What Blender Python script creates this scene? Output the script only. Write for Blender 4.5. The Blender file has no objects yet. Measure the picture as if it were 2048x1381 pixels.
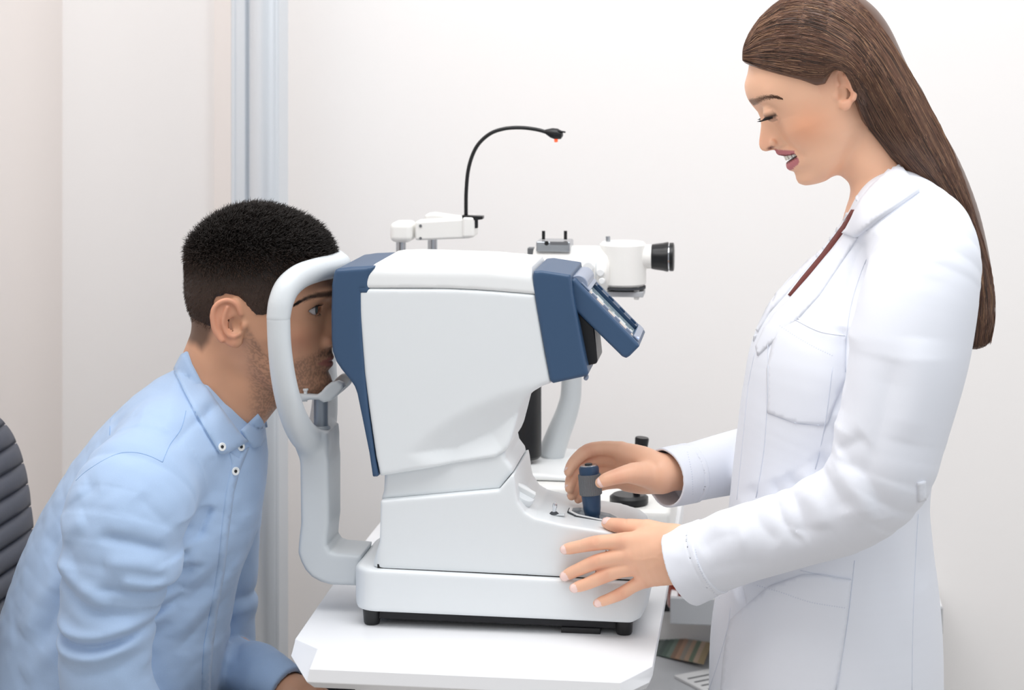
import bpy, bmesh, math, time, os
import numpy as np
from mathutils import Vector, Matrix
from mathutils.bvhtree import BVHTree
T0 = time.time()
sc = bpy.context.scene
rng = np.random.default_rng(7)

# ------------------------------------------------------------------ camera
FPX, HZ, PX0 = 3800.0, 90.0, 1024.0          # focal length and horizon, in pixels of a 2048x1381 frame
YAW = math.radians(7.54)
FWD = np.array([-math.sin(YAW), math.cos(YAW), 0.0])
RGT = np.array([math.cos(YAW), math.sin(YAW), 0.0])
CAM = -2.5 * FWD + np.array([0, 0, 1.52])
cd = bpy.data.cameras.new('camera')
cam = bpy.data.objects.new('camera', cd)
sc.collection.objects.link(cam)
cam.location = CAM
cam.rotation_euler = (math.pi / 2, 0, YAW)
cd.sensor_width = 36.0
cd.lens = 36.0 * FPX / 2048.0
cd.shift_y = (HZ - 1381 / 2.0) / 2048.0      # level camera with the lens shifted down
cd.clip_start = 0.05
sc.camera = cam
cd.dof.use_dof = True
cd.dof.focus_distance = 2.42
cd.dof.aperture_fstop = 6.3

# ------------------------------------------------------------------ world, lights, exposure
w = bpy.data.worlds.new('world'); sc.world = w; w.use_nodes = True
w.node_tree.nodes['Background'].inputs[0].default_value = (0.93, 0.96, 1.0, 1)
w.node_tree.nodes['Background'].inputs[1].default_value = 0.60

def area(name, loc, target, sx, sy, power, col=(1, 1, 1)):
    l = bpy.data.lights.new(name, 'AREA'); l.shape = 'RECTANGLE'; l.size = sx; l.size_y = sy
    l.energy = power; l.color = col
    o = bpy.data.objects.new(name, l); sc.collection.objects.link(o); o.location = loc
    o.rotation_euler = (Vector(target) - Vector(loc)).to_track_quat('-Z', 'Y').to_euler()
    return o
area('overhead_softbox', (0.2, -0.5, 3.0), (0.1, 0.1, 1.0), 2.4, 1.6, 46)
area('left_softbox', (-1.9, -2.6, 2.3), (0.0, 0.2, 1.1), 1.4, 1.4, 24, (1.0, 0.98, 0.96))  # area light added on the left for contrast; no window there
area('right_softbox', (2.6, -1.6, 2.2), (0.6, 0.3, 1.2), 1.6, 1.6, 10, (0.97, 0.98, 1.0))
vs = sc.view_settings
vs.view_transform = 'Standard'; vs.look = 'None'; vs.gamma = 1.0; vs.exposure = 0.0
vs.use_curve_mapping = False

# ------------------------------------------------------------------ helpers: pixels of the photograph to places in the room
def U(px, py, Y):
    d = FWD + RGT * ((px - PX0) / FPX) + np.array([0, 0, (HZ - py) / FPX])
    t = (Y - CAM[1]) / d[1]
    return CAM + t * d
def U3(px, py, Y): return np.array(U(px, py, Y))
def UP(pts, Y):
    return np.array([[U(a, b, Y)[0], U(a, b, Y)[2]] for a, b in pts])
def UZ(px, py, z):
    d = FWD + RGT * ((px - PX0) / FPX) + np.array([0, 0, (HZ - py) / FPX])
    t = (z - CAM[2]) / d[2]
    return CAM + t * d
def ray(px, py):
    d = FWD + RGT * ((px - PX0) / FPX) + np.array([0, 0, (HZ - py) / FPX])
    return CAM, d / np.linalg.norm(d)

# ------------------------------------------------------------------ materials
def lin(h):
    h = h.lstrip('#'); v = [int(h[i:i + 2], 16) / 255 for i in (0, 2, 4)]
    return tuple(((x + 0.055) / 1.055) ** 2.4 if x > 0.04045 else x / 12.92 for x in v)
def mat(name, col, rough=0.5, metal=0.0, noise=None, bump=None, spec=0.5, coat=0.0, sss=0.0, attr=None, emit=None, sheen=0.0, var=None, trans=0.0):
    m = bpy.data.materials.new(name); m.use_nodes = True
    nt = m.node_tree; b = nt.nodes['Principled BSDF']
    c = lin(col) if isinstance(col, str) else col
    b.inputs['Base Color'].default_value = (*c, 1)
    b.inputs['Roughness'].default_value = rough
    b.inputs['Metallic'].default_value = metal
    b.inputs['Specular IOR Level'].default_value = spec
    b.inputs['Coat Weight'].default_value = coat
    b.inputs['Sheen Weight'].default_value = sheen
    b.inputs['Transmission Weight'].default_value = trans
    if sss:
        b.inputs['Subsurface Weight'].default_value = sss
        b.inputs['Subsurface Radius'].default_value = (1.0, 0.35, 0.2)
        b.inputs['Subsurface Scale'].default_value = 0.006
    if emit:
        b.inputs['Emission Color'].default_value = (*lin(emit[0]), 1); b.inputs['Emission Strength'].default_value = emit[1]
    tc = nt.nodes.new('ShaderNodeTexCoord')
    src = None
    if attr:
        a = nt.nodes.new('ShaderNodeAttribute'); a.attribute_name = attr; src = a.outputs['Color']
        nt.links.new(src, b.inputs['Base Color'])
    if var:                                     # (scale, amount): gentle value variation in the surface's own colour
        n = nt.nodes.new('ShaderNodeTexNoise'); n.inputs['Scale'].default_value = var[0]; n.inputs['Detail'].default_value = 4
        mp = nt.nodes.new('ShaderNodeMapping'); mp.inputs['Scale'].default_value = var[2] if len(var) > 2 else (1, 1, 1)
        nt.links.new(tc.outputs['Object'], mp.inputs[0]); nt.links.new(mp.outputs[0], n.inputs['Vector'])
        r = nt.nodes.new('ShaderNodeMapRange'); r.inputs[3].default_value = 1 - var[1]; r.inputs[4].default_value = 1 + var[1]
        nt.links.new(n.outputs['Fac'], r.inputs[0])
        mx = nt.nodes.new('ShaderNodeVectorMath'); mx.operation = 'SCALE'
        if src: nt.links.new(src, mx.inputs[0])
        else: mx.inputs[0].default_value = c
        nt.links.new(r.outputs[0], mx.inputs['Scale']); nt.links.new(mx.outputs[0], b.inputs['Base Color'])
    if bump:                                    # (scale, strength, distance, stretch)
        n = nt.nodes.new('ShaderNodeTexNoise'); n.inputs['Scale'].default_value = bump[0]; n.inputs['Detail'].default_value = 3
        mp = nt.nodes.new('ShaderNodeMapping'); mp.inputs['Scale'].default_value = bump[3] if len(bump) > 3 else (1, 1, 1)
        nt.links.new(tc.outputs['Object'], mp.inputs[0]); nt.links.new(mp.outputs[0], n.inputs['Vector'])
        bp = nt.nodes.new('ShaderNodeBump'); bp.inputs['Strength'].default_value = bump[1]; bp.inputs['Distance'].default_value = bump[2]
        nt.links.new(n.outputs['Fac'], bp.inputs['Height']); nt.links.new(bp.outputs[0], b.inputs['Normal'])
    return m
M = {}
M['wall'] = mat('wall_paint', '#f4f1ef', 0.85, bump=(60, 0.05, 0.002))
M['wall_warm'] = mat('wall_paint_warm', '#f0e8e3', 0.85, bump=(60, 0.05, 0.002))
M['floor'] = mat('vinyl_floor', '#b9b3ab', 0.5, var=(6, 0.08))
M['white'] = mat('instrument_white', '#e6eaec', 0.34, bump=(900, 0.04, 0.0003))
M['white2'] = mat('instrument_white_gloss', '#eff1f1', 0.3)
M['ltgrey'] = mat('instrument_light_grey', '#d3d8db', 0.36, bump=(900, 0.04, 0.0003))
M['cream'] = mat('enamel_white', '#f5f4f0', 0.28)
M['blue'] = mat('shroud_blue', '#345070', 0.42, bump=(1400, 0.12, 0.0003))
M['blue_dk'] = mat('shroud_blue_dark', '#24405f', 0.35)
M['bluegrey'] = mat('bezel_blue_grey', '#8c97ab', 0.3)
M['black'] = mat('black_plastic', '#0d0d10', 0.35)
M['blackm'] = mat('black_matte', '#15151a', 0.6)
M['rubber'] = mat('grey_rubber', '#6e7073', 0.55)
M['metal'] = mat('brushed_steel', '#b9bdc2', 0.25, 1.0)
M['alu'] = mat('anodised_aluminium', '#dde2e7', 0.38, 0.55, bump=(40, 0.03, 0.001, (12, 12, 0.1)))
M['chrome'] = mat('chrome', '#d8dade', 0.08, 1.0)
M['table'] = mat('laminate_white', '#f1f2f4', 0.35)
M['tableedge'] = mat('laminate_edge', '#e6e6e6', 0.4)
M['cabgrey'] = mat('cabinet_grey', '#b4b6b9', 0.5)
M['leather'] = mat('charcoal_leather', '#4a4e5a', 0.45, bump=(350, 0.15, 0.0008))
M['gap'] = mat('dark_gap', '#3c3f44', 0.7)

# ------------------------------------------------------------------ objects
def empty(name, loc, label, cat, group=None):
    o = bpy.data.objects.new(name, None); sc.collection.objects.link(o); o.location = loc
    o.empty_display_size = 0.05
    o['label'] = label; o['category'] = cat
    if group: o['group'] = group
    return o
def tag(o, label=None, cat=None, group=None, kind=None):
    if label: o['label'] = label
    if cat: o['category'] = cat
    if group: o['group'] = group
    if kind: o['kind'] = kind
    return o
def link(name, me, m, parent=None, smooth=True):
    o = bpy.data.objects.new(name, me); sc.collection.objects.link(o)
    if m: me.materials.append(m)
    if smooth: me.polygons.foreach_set('use_smooth', np.ones(len(me.polygons), bool))
    if parent:
        o.parent = parent
        r = parent
        acc = Vector((0, 0, 0))
        while r is not None:
            acc += Vector(r.location) if r.type == 'EMPTY' else Vector((0, 0, 0)); r = r.parent
        if parent.type == 'EMPTY': o.matrix_parent_inverse = Matrix.Translation(-acc)
    return o
def mesh_np(name, V, Q, m, parent=None, smooth=True, col=None):
    """V (n,3), Q (m,k) arrays to a mesh object."""
    V = np.asarray(V, np.float32); Q = np.asarray(Q, np.int32)
    me = bpy.data.meshes.new(name)
    me.vertices.add(len(V)); me.vertices.foreach_set('co', V.ravel())
    k = Q.shape[1]
    me.loops.add(Q.size); me.loops.foreach_set('vertex_index', Q.ravel())
    me.polygons.add(len(Q)); me.polygons.foreach_set('loop_start', np.arange(0, Q.size, k, dtype=np.int32))
    me.update(calc_edges=True); me.validate()
    if col is not None:
        a = me.color_attributes.new('Col', 'FLOAT_COLOR', 'POINT')
        c = np.ones((len(V), 4), np.float32); c[:, :3] = col
        a.data.foreach_set('color', c.ravel())
    return link(name, me, m, parent, smooth)
def mesh_py(name, V, F, m, parent=None, smooth=False, bevel=0.0, seg=2):
    me = bpy.data.meshes.new(name); me.from_pydata([tuple(map(float, v)) for v in V], [], F); me.update()
    bm = bmesh.new(); bm.from_mesh(me); bmesh.ops.recalc_face_normals(bm, faces=bm.faces); bm.to_mesh(me); bm.free()
    o = link(name, me, m, parent, smooth or bevel > 0)
    if bevel > 0:
        md = o.modifiers.new('Bevel', 'BEVEL'); md.width = bevel; md.segments = seg; md.limit_method = 'ANGLE'; md.angle_limit = math.radians(35)
        md.harden_normals = True
    return o
def box(name, c, s, m, parent=None, rot=None, bevel=0.0, seg=2):
    V = np.array([[x, y, z] for x in (-.5, .5) for y in (-.5, .5) for z in (-.5, .5)]) * np.array(s)
    if rot is not None: V = V @ np.array(rot).T
    V = V + np.array(c)
    F = [(0, 1, 3, 2), (4, 6, 7, 5), (0, 4, 5, 1), (2, 3, 7, 6), (0, 2, 6, 4), (1, 5, 7, 3)]
    return mesh_py(name, V, F, m, parent, False, bevel, seg)
def prism(name, poly, y0, y1, m, parent=None, bevel=0.0, seg=2, axis='y'):
    """outline in XZ (axis y) or XY (axis z) extruded"""
    n = len(poly)
    if axis == 'y': V = [(p[0], y0, p[1]) for p in poly] + [(p[0], y1, p[1]) for p in poly]
    else: V = [(p[0], p[1], y0) for p in poly] + [(p[0], p[1], y1) for p in poly]
    F = [tuple(range(n)), tuple(range(2 * n - 1, n - 1, -1))] + [(i, n + i, n + (i + 1) % n, (i + 1) % n) for i in range(n)]
    return mesh_py(name, V, F, m, parent, False, bevel, seg)
def frame_of(d):
    d = np.array(d, float); d /= np.linalg.norm(d)
    a = np.array([0, 0, 1.0]) if abs(d[2]) < 0.9 else np.array([1.0, 0, 0])
    x = np.cross(a, d); x /= np.linalg.norm(x)
    return np.stack([x, np.cross(d, x), d], 1)
def lathe(name, prof, base, axis, m, parent=None, n=32, smooth=True, flute=None, split=35):
    """prof [(r, h)] turned around axis through base; closed by end caps"""
    R = frame_of(axis); V = []; F = []
    for r, h in prof:
        for i in range(n):
            a = 2 * math.pi * i / n
            rr = r * (1 + (flute[1] * (1 if (i // flute[2]) % 2 else -1) if flute and flute[3][0] <= h <= flute[3][1] else 0))
            V.append(np.array(base) + R @ np.array([rr * math.cos(a), rr * math.sin(a), h]))
    for j in range(len(prof) - 1):
        for i in range(n):
            F.append((j * n + i, j * n + (i + 1) % n, (j + 1) * n + (i + 1) % n, (j + 1) * n + i))
    F.append(tuple(range(n - 1, -1, -1))); F.append(tuple(range((len(prof) - 1) * n, len(prof) * n)))
    o = mesh_py(name, V, F, m, parent, smooth)
    if smooth and split:
        o.data.set_sharp_from_angle(angle=math.radians(split))
    return o
def crom(P, sub):
    P = np.asarray(P, float); n = len(P); out = []
    for i in range(n - 1):
        p0 = P[max(i - 1, 0)]; p1 = P[i]; p2 = P[i + 1]; p3 = P[min(i + 2, n - 1)]
        for j in range(sub):
            t = j / sub
            out.append(0.5 * ((2 * p1) + (-p0 + p2) * t + (2 * p0 - 5 * p1 + 4 * p2 - p3) * t * t + (-p0 + 3 * p1 - 3 * p2 + p3) * t ** 3))
    out.append(P[-1]); return np.array(out)
def tube(name, pts, rad, m, parent=None, sub=6, n=10, col=None):
    """swept tube; rad a number or one per point"""
    pts = np.asarray(pts, float); rad = np.full(len(pts), rad, float) if np.isscalar(rad) else np.asarray(rad, float)
    if sub > 1: Q = crom(np.column_stack([pts, rad]), sub); pts, rad = Q[:, :3], Q[:, 3]
    t = np.gradient(pts, axis=0); t /= np.linalg.norm(t, axis=1)[:, None] + 1e-12
    x = np.cross(t[0], [0.3, 0.5, 0.81]); x /= np.linalg.norm(x); V = []
    for i in range(len(pts)):
        x = x - t[i] * np.dot(x, t[i]); x /= np.linalg.norm(x); y = np.cross(t[i], x)
        a = np.arange(n) * 2 * math.pi / n
        V.append(pts[i] + rad[i] * (np.cos(a)[:, None] * x + np.sin(a)[:, None] * y))
    V = np.concatenate(V); F = []
    for j in range(len(pts) - 1):
        for i in range(n): F.append((j * n + i, j * n + (i + 1) % n, (j + 1) * n + (i + 1) % n, (j + 1) * n + i))
    F.append(tuple(range(n - 1, -1, -1))); F.append(tuple(range((len(pts) - 1) * n, len(pts) * n)))
    return mesh_py(name, V, F, m, parent, True)

# ------------------------------------------------------------------ 2D fields
class Grid2:
    """a function of (x, z) tabulated and read back bilinearly"""
    def __init__(s, f, x0, x1, z0, z1, h=0.0012):
        s.x0, s.z0, s.h = x0, z0, h
        xs = np.arange(x0, x1 + h, h); zs = np.arange(z0, z1 + h, h)
        X, Z = np.meshgrid(xs, zs, indexing='ij')
        s.v = f(X.ravel(), Z.ravel()).reshape(X.shape).astype(np.float32)
    def __call__(s, x, z):
        a = np.clip((x - s.x0) / s.h, 0, s.v.shape[0] - 1.001); b = np.clip((z - s.z0) / s.h, 0, s.v.shape[1] - 1.001)
        i = a.astype(np.int32); j = b.astype(np.int32); a = a - i; b = b - j
        v = s.v
        return (v[i, j] * (1 - a) + v[i + 1, j] * a) * (1 - b) + (v[i, j + 1] * (1 - a) + v[i + 1, j + 1] * a) * b
def poly_sd(x, z, P):
    """signed distance to a closed outline, negative inside"""
    d = np.full(x.shape, 1e9); s = np.ones(x.shape); n = len(P)
    for i in range(n):
        ax, az = P[i]; bx, bz = P[(i - 1) % n]
        ex, ez = bx - ax, bz - az; wx, wz = x - ax, z - az
        t = np.clip((wx * ex + wz * ez) / (ex * ex + ez * ez + 1e-15), 0, 1)
        d = np.minimum(d, (wx - ex * t) ** 2 + (wz - ez * t) ** 2)
        c1 = z >= az; c2 = z < bz; c3 = ex * wz > ez * wx
        flip = (c1 & c2 & c3) | (~c1 & ~c2 & ~c3)
        s = np.where(flip, -s, s)
    return s * np.sqrt(d)
def line_d(x, z, P):
    """distance to an open polyline and the 0..1 place along it"""
    d = np.full(x.shape, 1e9); u = np.zeros(x.shape)
    L = np.concatenate([[0], np.cumsum(np.linalg.norm(np.diff(P, axis=0), axis=1))]); tot = L[-1]
    for i in range(len(P) - 1):
        a, b = P[i], P[i + 1]; e = b - a; wx, wz = x - a[0], z - a[1]
        t = np.clip((wx * e[0] + wz * e[1]) / (e @ e + 1e-15), 0, 1)
        q = (wx - e[0] * t) ** 2 + (wz - e[1] * t) ** 2
        m = q < d; d = np.where(m, q, d); u = np.where(m, (L[i] + t * (L[i + 1] - L[i])) / tot, u)
    return np.sqrt(d), u
def fold_map(folds, Y, box4, h=0.0018):
    """folds: (pixel polyline, depth in m (+ groove, - ridge), width in m); tapered at both ends"""
    def f(x, z):
        D = np.zeros(x.shape)
        for pl, amp, wd, *rest in folds:
            P = crom(UP(pl, rest[0] if rest else Y), 4)
            lo = P.min(0) - 4 * wd; hi = P.max(0) + 4 * wd
            m = (x > lo[0]) & (x < hi[0]) & (z > lo[1]) & (z < hi[1])
            d, u = line_d(x[m], z[m], P)
            D[m] += amp * np.exp(-(d / wd) ** (1.35 if amp > 0 else 2.0)) * np.clip(np.minimum(u, 1 - u) * 5, 0.0, 1) ** 0.7
        return D
    return Grid2(f, *box4, h)

# ------------------------------------------------------------------ implicit surfaces
def smin(a, b, k):
    h = np.maximum(k - np.abs(a - b), 0) / k
    return np.minimum(a, b) - h * h * k * 0.25
def smax(a, b, k): return -smin(-a, -b, k)
def sstep(x, a, b):
    t = np.clip((x - a) / (b - a), 0, 1); return t * t * (3 - 2 * t)
class Prim:
    def __init__(s, f, lo, hi, k=None): s.f, s.lo, s.hi, s.k = f, np.array(lo), np.array(hi), k
def limb(pts, rad, sub=4, sy=1.0, k=None, fine=False):
    """smooth tapering limb: spline through pts with a radius at each; sy<1 widens it in Y"""
    pts = np.array(pts, float); rad = np.array(rad, float); S = np.array([1, sy, 1.0])
    K = np.column_stack([pts * S, rad]); smooth = sub > 1
    sub = (3 if fine else sub) if smooth else 1
    Q = crom(K, sub) if smooth else K
    As, R = Q[:, :3], Q[:, 3]; nseg = len(K) - 1
    Kp = np.vstack([K[0], K, K[-1]])
    def cat(s):
        i = np.clip(s.astype(int), 0, nseg - 1); t = (s - i)[:, None]; p0, p1, p2, p3 = Kp[i], Kp[i + 1], Kp[i + 2], Kp[i + 3]
        a = -p0 + p2; b = 2 * p0 - 5 * p1 + 4 * p2 - p3; c = -p0 + 3 * p1 - 3 * p2 + p3
        return 0.5 * (2 * p1 + a * t + b * t * t + c * t ** 3), 0.5 * (a + 2 * b * t + 3 * c * t * t)
    A0 = np.minimum(As[:-1], As[1:]); A1 = np.maximum(As[:-1], As[1:]); Rm_ = np.maximum(R[:-1], R[1:]); Rn_ = np.minimum(R[:-1], R[1:])
    def f(P):
        P = (P * S).astype(np.float32); d = np.full(len(P), 1e3, np.float32); s = np.zeros(len(P), np.float32)
        X, Y_, Z_ = np.ascontiguousarray(P[:, 0]), np.ascontiguousarray(P[:, 1]), np.ascontiguousarray(P[:, 2])
        lo, hi = P.min(0), P.max(0); c = (lo + hi) / 2; dg = np.linalg.norm(hi - lo) / 2
        low = np.linalg.norm(np.maximum(0, np.maximum(A0 - hi, lo - A1)), axis=1) - Rm_
        up = np.linalg.norm((A0 + A1) / 2 - c, axis=1) + np.linalg.norm(A1 - A0, axis=1) / 2 + dg - Rn_
        for i in np.where(low <= up.min())[0]:
            ex, ey, ez = map(np.float32, As[i + 1] - As[i]); ax, ay, az = map(np.float32, As[i]); r0, r1 = np.float32(R[i]), np.float32(R[i + 1] - R[i])
            wx = X - ax; wy = Y_ - ay; wz = Z_ - az; ee = np.float32(1) / (ex * ex + ey * ey + ez * ez + np.float32(1e-12))
            t = wx * ex; t += wy * ey; t += wz * ez; t *= ee; np.minimum(t, 1, out=t); np.maximum(t, 0, out=t)
            wx -= t * ex; wy -= t * ey; wz -= t * ez; wx *= wx; wy *= wy; wz *= wz; wx += wy; wx += wz; dd = np.sqrt(wx); dd -= r0; dd -= t * r1
            if fine: m = dd < d; s = np.where(m, (i + t) / sub, s)
            d = np.minimum(d, dd)
        if not (smooth and fine): return d.astype(float)
        P = P.astype(float); s = s.astype(float)
        C, D = cat(s); s2 = np.clip(s + np.clip(np.einsum('ij,ij->i', P - C[:, :3], D[:, :3]) / (np.einsum('ij,ij->i', D[:, :3], D[:, :3]) + 1e-9), -.25, .25), 0, nseg)
        C, D = cat(s2); q = P - C[:, :3]
        return np.sqrt(np.einsum('ij,ij->i', q, q)) - C[:, 3]
    r = R.max() * 1.05 / S; A = As / S
    return Prim(f, A.min(0) - r, A.max(0) + r, k)
def ell(c, r, rot=None, k=None):
    c = np.array(c, float); r = np.array(r, float)
    def f(P):
        q = P - c
        if rot is not None: q = q @ rot
        k0 = np.linalg.norm(q / r, axis=1); k1 = np.linalg.norm(q / (r * r), axis=1) + 1e-9
        return k0 * (k0 - 1) / k1
    b = np.full(3, r.max()) if rot is not None else r
    return Prim(f, c - b, c + b, k)
def union(P, prims, k=0.01, far=0.03):
    d = np.full(len(P), 0.5)
    for p in prims:
        m = np.all((P > p.lo - far) & (P < p.hi + far), axis=1)
        if not m.any(): continue
        d[m] = smin(d[m], p.f(P[m]), p.k or k)
    return d
def extrude(poly_xz, wfun, r, zr=None, h=0.001, y0=0.0):
    """solid between +-wfun(x,z) about y0 with outline poly_xz and fillet r"""
    lo = poly_xz.min(0) - 0.02; hi = poly_xz.max(0) + 0.02
    g = Grid2(lambda x, z: poly_sd(x, z, poly_xz), lo[0], hi[0], lo[1], hi[1], h)
    def f(P):
        w_ = wfun(P[:, 0], P[:, 2]) if callable(wfun) else wfun
        a = g(P[:, 0], P[:, 2]) + r; b = np.abs(P[:, 1] - y0) - w_ + r
        return np.minimum(np.maximum(a, b), 0) + np.hypot(np.maximum(a, 0), np.maximum(b, 0)) - r
    wm = 0.3 if callable(wfun) else wfun
    return Prim(f, (poly_xz[:, 0].min(), y0 - wm, poly_xz[:, 1].min()), (poly_xz[:, 0].max(), y0 + wm, poly_xz[:, 1].max()))

EDG = [(0, 1), (2, 3), (4, 5), (6, 7), (0, 2), (1, 3), (4, 6), (5, 7), (0, 4), (1, 5), (2, 6), (3, 7)]
def feval(f, P, cell=0.04, chunk=24000):
    """f(P) in compact clumps, so that far parts of a limb can be skipped"""
    if len(P) < chunk: return f(P)
    k = np.floor((P - P.min(0)) / cell).astype(np.int64); key = (k[:, 0] * 4096 + k[:, 1]) * 4096 + k[:, 2]
    o = np.argsort(key, kind='stable'); out = np.empty(len(P))
    for s in range(0, len(P), chunk):
        i = o[s:s + chunk]; out[i] = f(P[i])
    return out
def iso(f, lo, hi, h, lip=1.5, newton=2, B=4):
    """sparse surface nets of f = 0"""
    lo = np.array(lo, float); hi = np.array(hi, float)
    nb = np.ceil((hi - lo) / (h * B)).astype(int)
    bi = np.stack(np.meshgrid(*[np.arange(k) for k in nb], indexing='ij'), -1).reshape(-1, 3)
    keep = []
    for s in range(0, len(bi), 400000):
        c = lo + (bi[s:s + 400000] + 0.5) * (h * B)
        keep.append(np.abs(feval(f, c, .06)) < h * B * 0.87 * lip)
    bi = bi[np.concatenate(keep)]
    q = np.stack([np.abs(feval(f, lo + (bi + np.array(o)) * (h * B), .06)) for o in ((.2, .2, .2), (.8, .8, .2), (.8, .2, .8), (.2, .8, .8))]).min(0)
    bi = bi[q < h * B * 0.60 * lip]
    o = np.stack(np.meshgrid(*[np.arange(B + 1)] * 3, indexing='ij'), -1).reshape(-1, 3)
    n1 = B + 1; Fs = []
    for s in range(0, len(bi), 6000):
        p = lo + h * (bi[s:s + 6000, None, :] * B + o[None])
        Fs.append(feval(f, p.reshape(-1, 3)).reshape(-1, n1, n1, n1).astype(np.float32))
    F = np.concatenate(Fs)
    dims = nb * B + 2
    def gid(ijk): return (ijk[..., 0] * dims[1] + ijk[..., 1]) * dims[2] + ijk[..., 2]
    c8 = np.stack([F[:, i:i + B, j:j + B, k:k + B] for i in (0, 1) for j in (0, 1) for k in (0, 1)], -1)
    neg = (c8 < 0).sum(-1); act = (neg > 0) & (neg < 8)
    w_ = np.argwhere(act); v = c8[act]
    cell = bi[w_[:, 0]] * B + w_[:, 1:]
    off = np.array([[i, j, k] for i in (0, 1) for j in (0, 1) for k in (0, 1)], float)
    acc = np.zeros((len(v), 3)); cnt = np.zeros(len(v))
    for a, b in EDG:
        va, vb = v[:, a], v[:, b]; m = (va < 0) != (vb < 0)
        t = np.where(m, va / np.where(m, va - vb, 1), 0)[:, None]
        acc += np.where(m[:, None], off[a] + t * (off[b] - off[a]), 0); cnt += m
    V = lo + h * (cell + acc / cnt[:, None])
    ids = gid(cell); order = np.argsort(ids); ids = ids[order]; V = V[order]
    quads = []
    for ax in range(3):
        s0 = [slice(None)] + [slice(0, B)] * 3; s1 = list(s0); s1[ax + 1] = slice(1, B + 1)
        f0, f1 = F[tuple(s0)], F[tuple(s1)]
        m = (f0 < 0) != (f1 < 0)
        e = np.argwhere(m); g = bi[e[:, 0]] * B + e[:, 1:]; flip = f0[m] < 0
        u, w2 = (ax + 1) % 3, (ax + 2) % 3
        q = []
        for du, dw in ((0, 0), (1, 0), (1, 1), (0, 1)):
            c = g.copy(); c[:, u] -= du; c[:, w2] -= dw; q.append(gid(c))
        q = np.stack(q, 1)
        pos = np.searchsorted(ids, q); pos = np.clip(pos, 0, len(ids) - 1)
        ok = (ids[pos] == q).all(1)
        pos, flip = pos[ok], flip[ok]
        quads.append(np.where(flip[:, None], pos, pos[:, ::-1]))
    Q = np.concatenate(quads)
    for _ in range(newton):
        e = h * 0.3; f0 = feval(f, V)
        g = np.stack([feval(f, V + np.eye(3)[a] * e) - f0 for a in range(3)], 1) / e
        step = f0[:, None] * g / (np.einsum('ij,ij->i', g, g)[:, None] + 1e-6)
        ln = np.linalg.norm(step, axis=1)[:, None]
        V = V - step * np.minimum(1, 0.6 * h / (ln + 1e-12))
    return V, Q
def iso_prims(name, prims, k, h, m, parent=None, extra=None, paint=None, lip=1.5, pad=0.006):
    lo = np.min([p.lo for p in prims], 0) - pad; hi = np.max([p.hi for p in prims], 0) + pad
    fn = (lambda P: extra(P, union(P, prims, k))) if extra else (lambda P: union(P, prims, k))
    V, Q = iso(fn, lo, hi, h, lip)
    o = mesh_np(name, V, Q, m, parent, True, paint(V) if paint else None)
    return o
def lay(bvh, pl, Yg=0.0, sub=6, lift=0.0):
    """pixel polyline laid on a surface as seen along the viewing rays"""
    P = crom(np.array(pl, float), sub); out = []
    for a, b in P:
        o_, d = ray(a, b)
        hit = bvh.ray_cast(Vector(o_), Vector(d))
        if hit[0] is not None: out.append(np.array(hit[0]) + np.array(hit[1]) * lift)
    return np.array(out)
def bvh_of(o): return merged_bvh([o])
def merged_bvh(objs, zmin=-9.0):
    """ray-casting tree of the sides that face the camera"""
    Vs, Ts, n0 = [], [], 0
    for ob in objs:
        me = ob.data; n = len(me.vertices); A_ = np.empty(n * 3, np.float32); me.vertices.foreach_get('co', A_); A_ = A_.reshape(-1, 3)
        me.calc_loop_triangles(); T = np.empty(len(me.loop_triangles) * 3, np.int32); me.loop_triangles.foreach_get('vertices', T); T = T.reshape(-1, 3)
        a, b, c = A_[T[:, 0]], A_[T[:, 1]], A_[T[:, 2]]; nn = np.cross(b - a, c - a)
        k = (a[:, 2] > zmin)
        if len(T) > 20000: k &= np.einsum('ij,ij->i', nn, a - CAM.astype(np.float32)) < 0
        T = T[k]; u, inv = np.unique(T, return_inverse=True); Vs.append(A_[u]); Ts.append(inv.reshape(-1, 3) + n0); n0 += len(u)
    return BVHTree.FromPolygons(np.concatenate(Vs).tolist(), np.concatenate(Ts).tolist(), all_triangles=True)
def log(s): print('[%.1fs] %s' % (time.time() - T0, s), flush=True)
# ================================================================== the room
YB = 0.98                                     # back wall
XL = float(U(125, 700, YB)[0])                # left corner
def plane_box(name, lo, hi, m):
    o = box(name, (np.array(lo) + hi) / 2, np.array(hi) - lo, m); o['kind'] = 'structure'; return o
plane_box('wall_back', (XL - 0.1, YB, 0), (2.6, YB + 0.1, 2.9), M['wall'])
plane_box('wall_left', (XL - 0.1, -2.2, 0), (XL, YB, 2.9), M['wall_warm'])
plane_box('floor', (XL - 0.1, -2.2, -0.05), (2.6, YB + 0.1, 0), M['floor'])
plane_box('baseboard_back', (XL, YB - 0.012, 0), (2.6, YB, 0.07), M['cabgrey'])
plane_box('baseboard_left', (XL, -2.2, 0), (XL + 0.012, YB - 0.012, 0.07), M['cabgrey'])
# vertical cover strip on the back wall beside the column
x0 = U(430, 300, YB - 0.01)[0]; x1 = U(462, 300, YB - 0.01)[0]
plane_box('trim_1', (x0, YB - 0.014, 0.07), (x1 + 0.05, YB, 2.9), M['wall_warm'])

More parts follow.
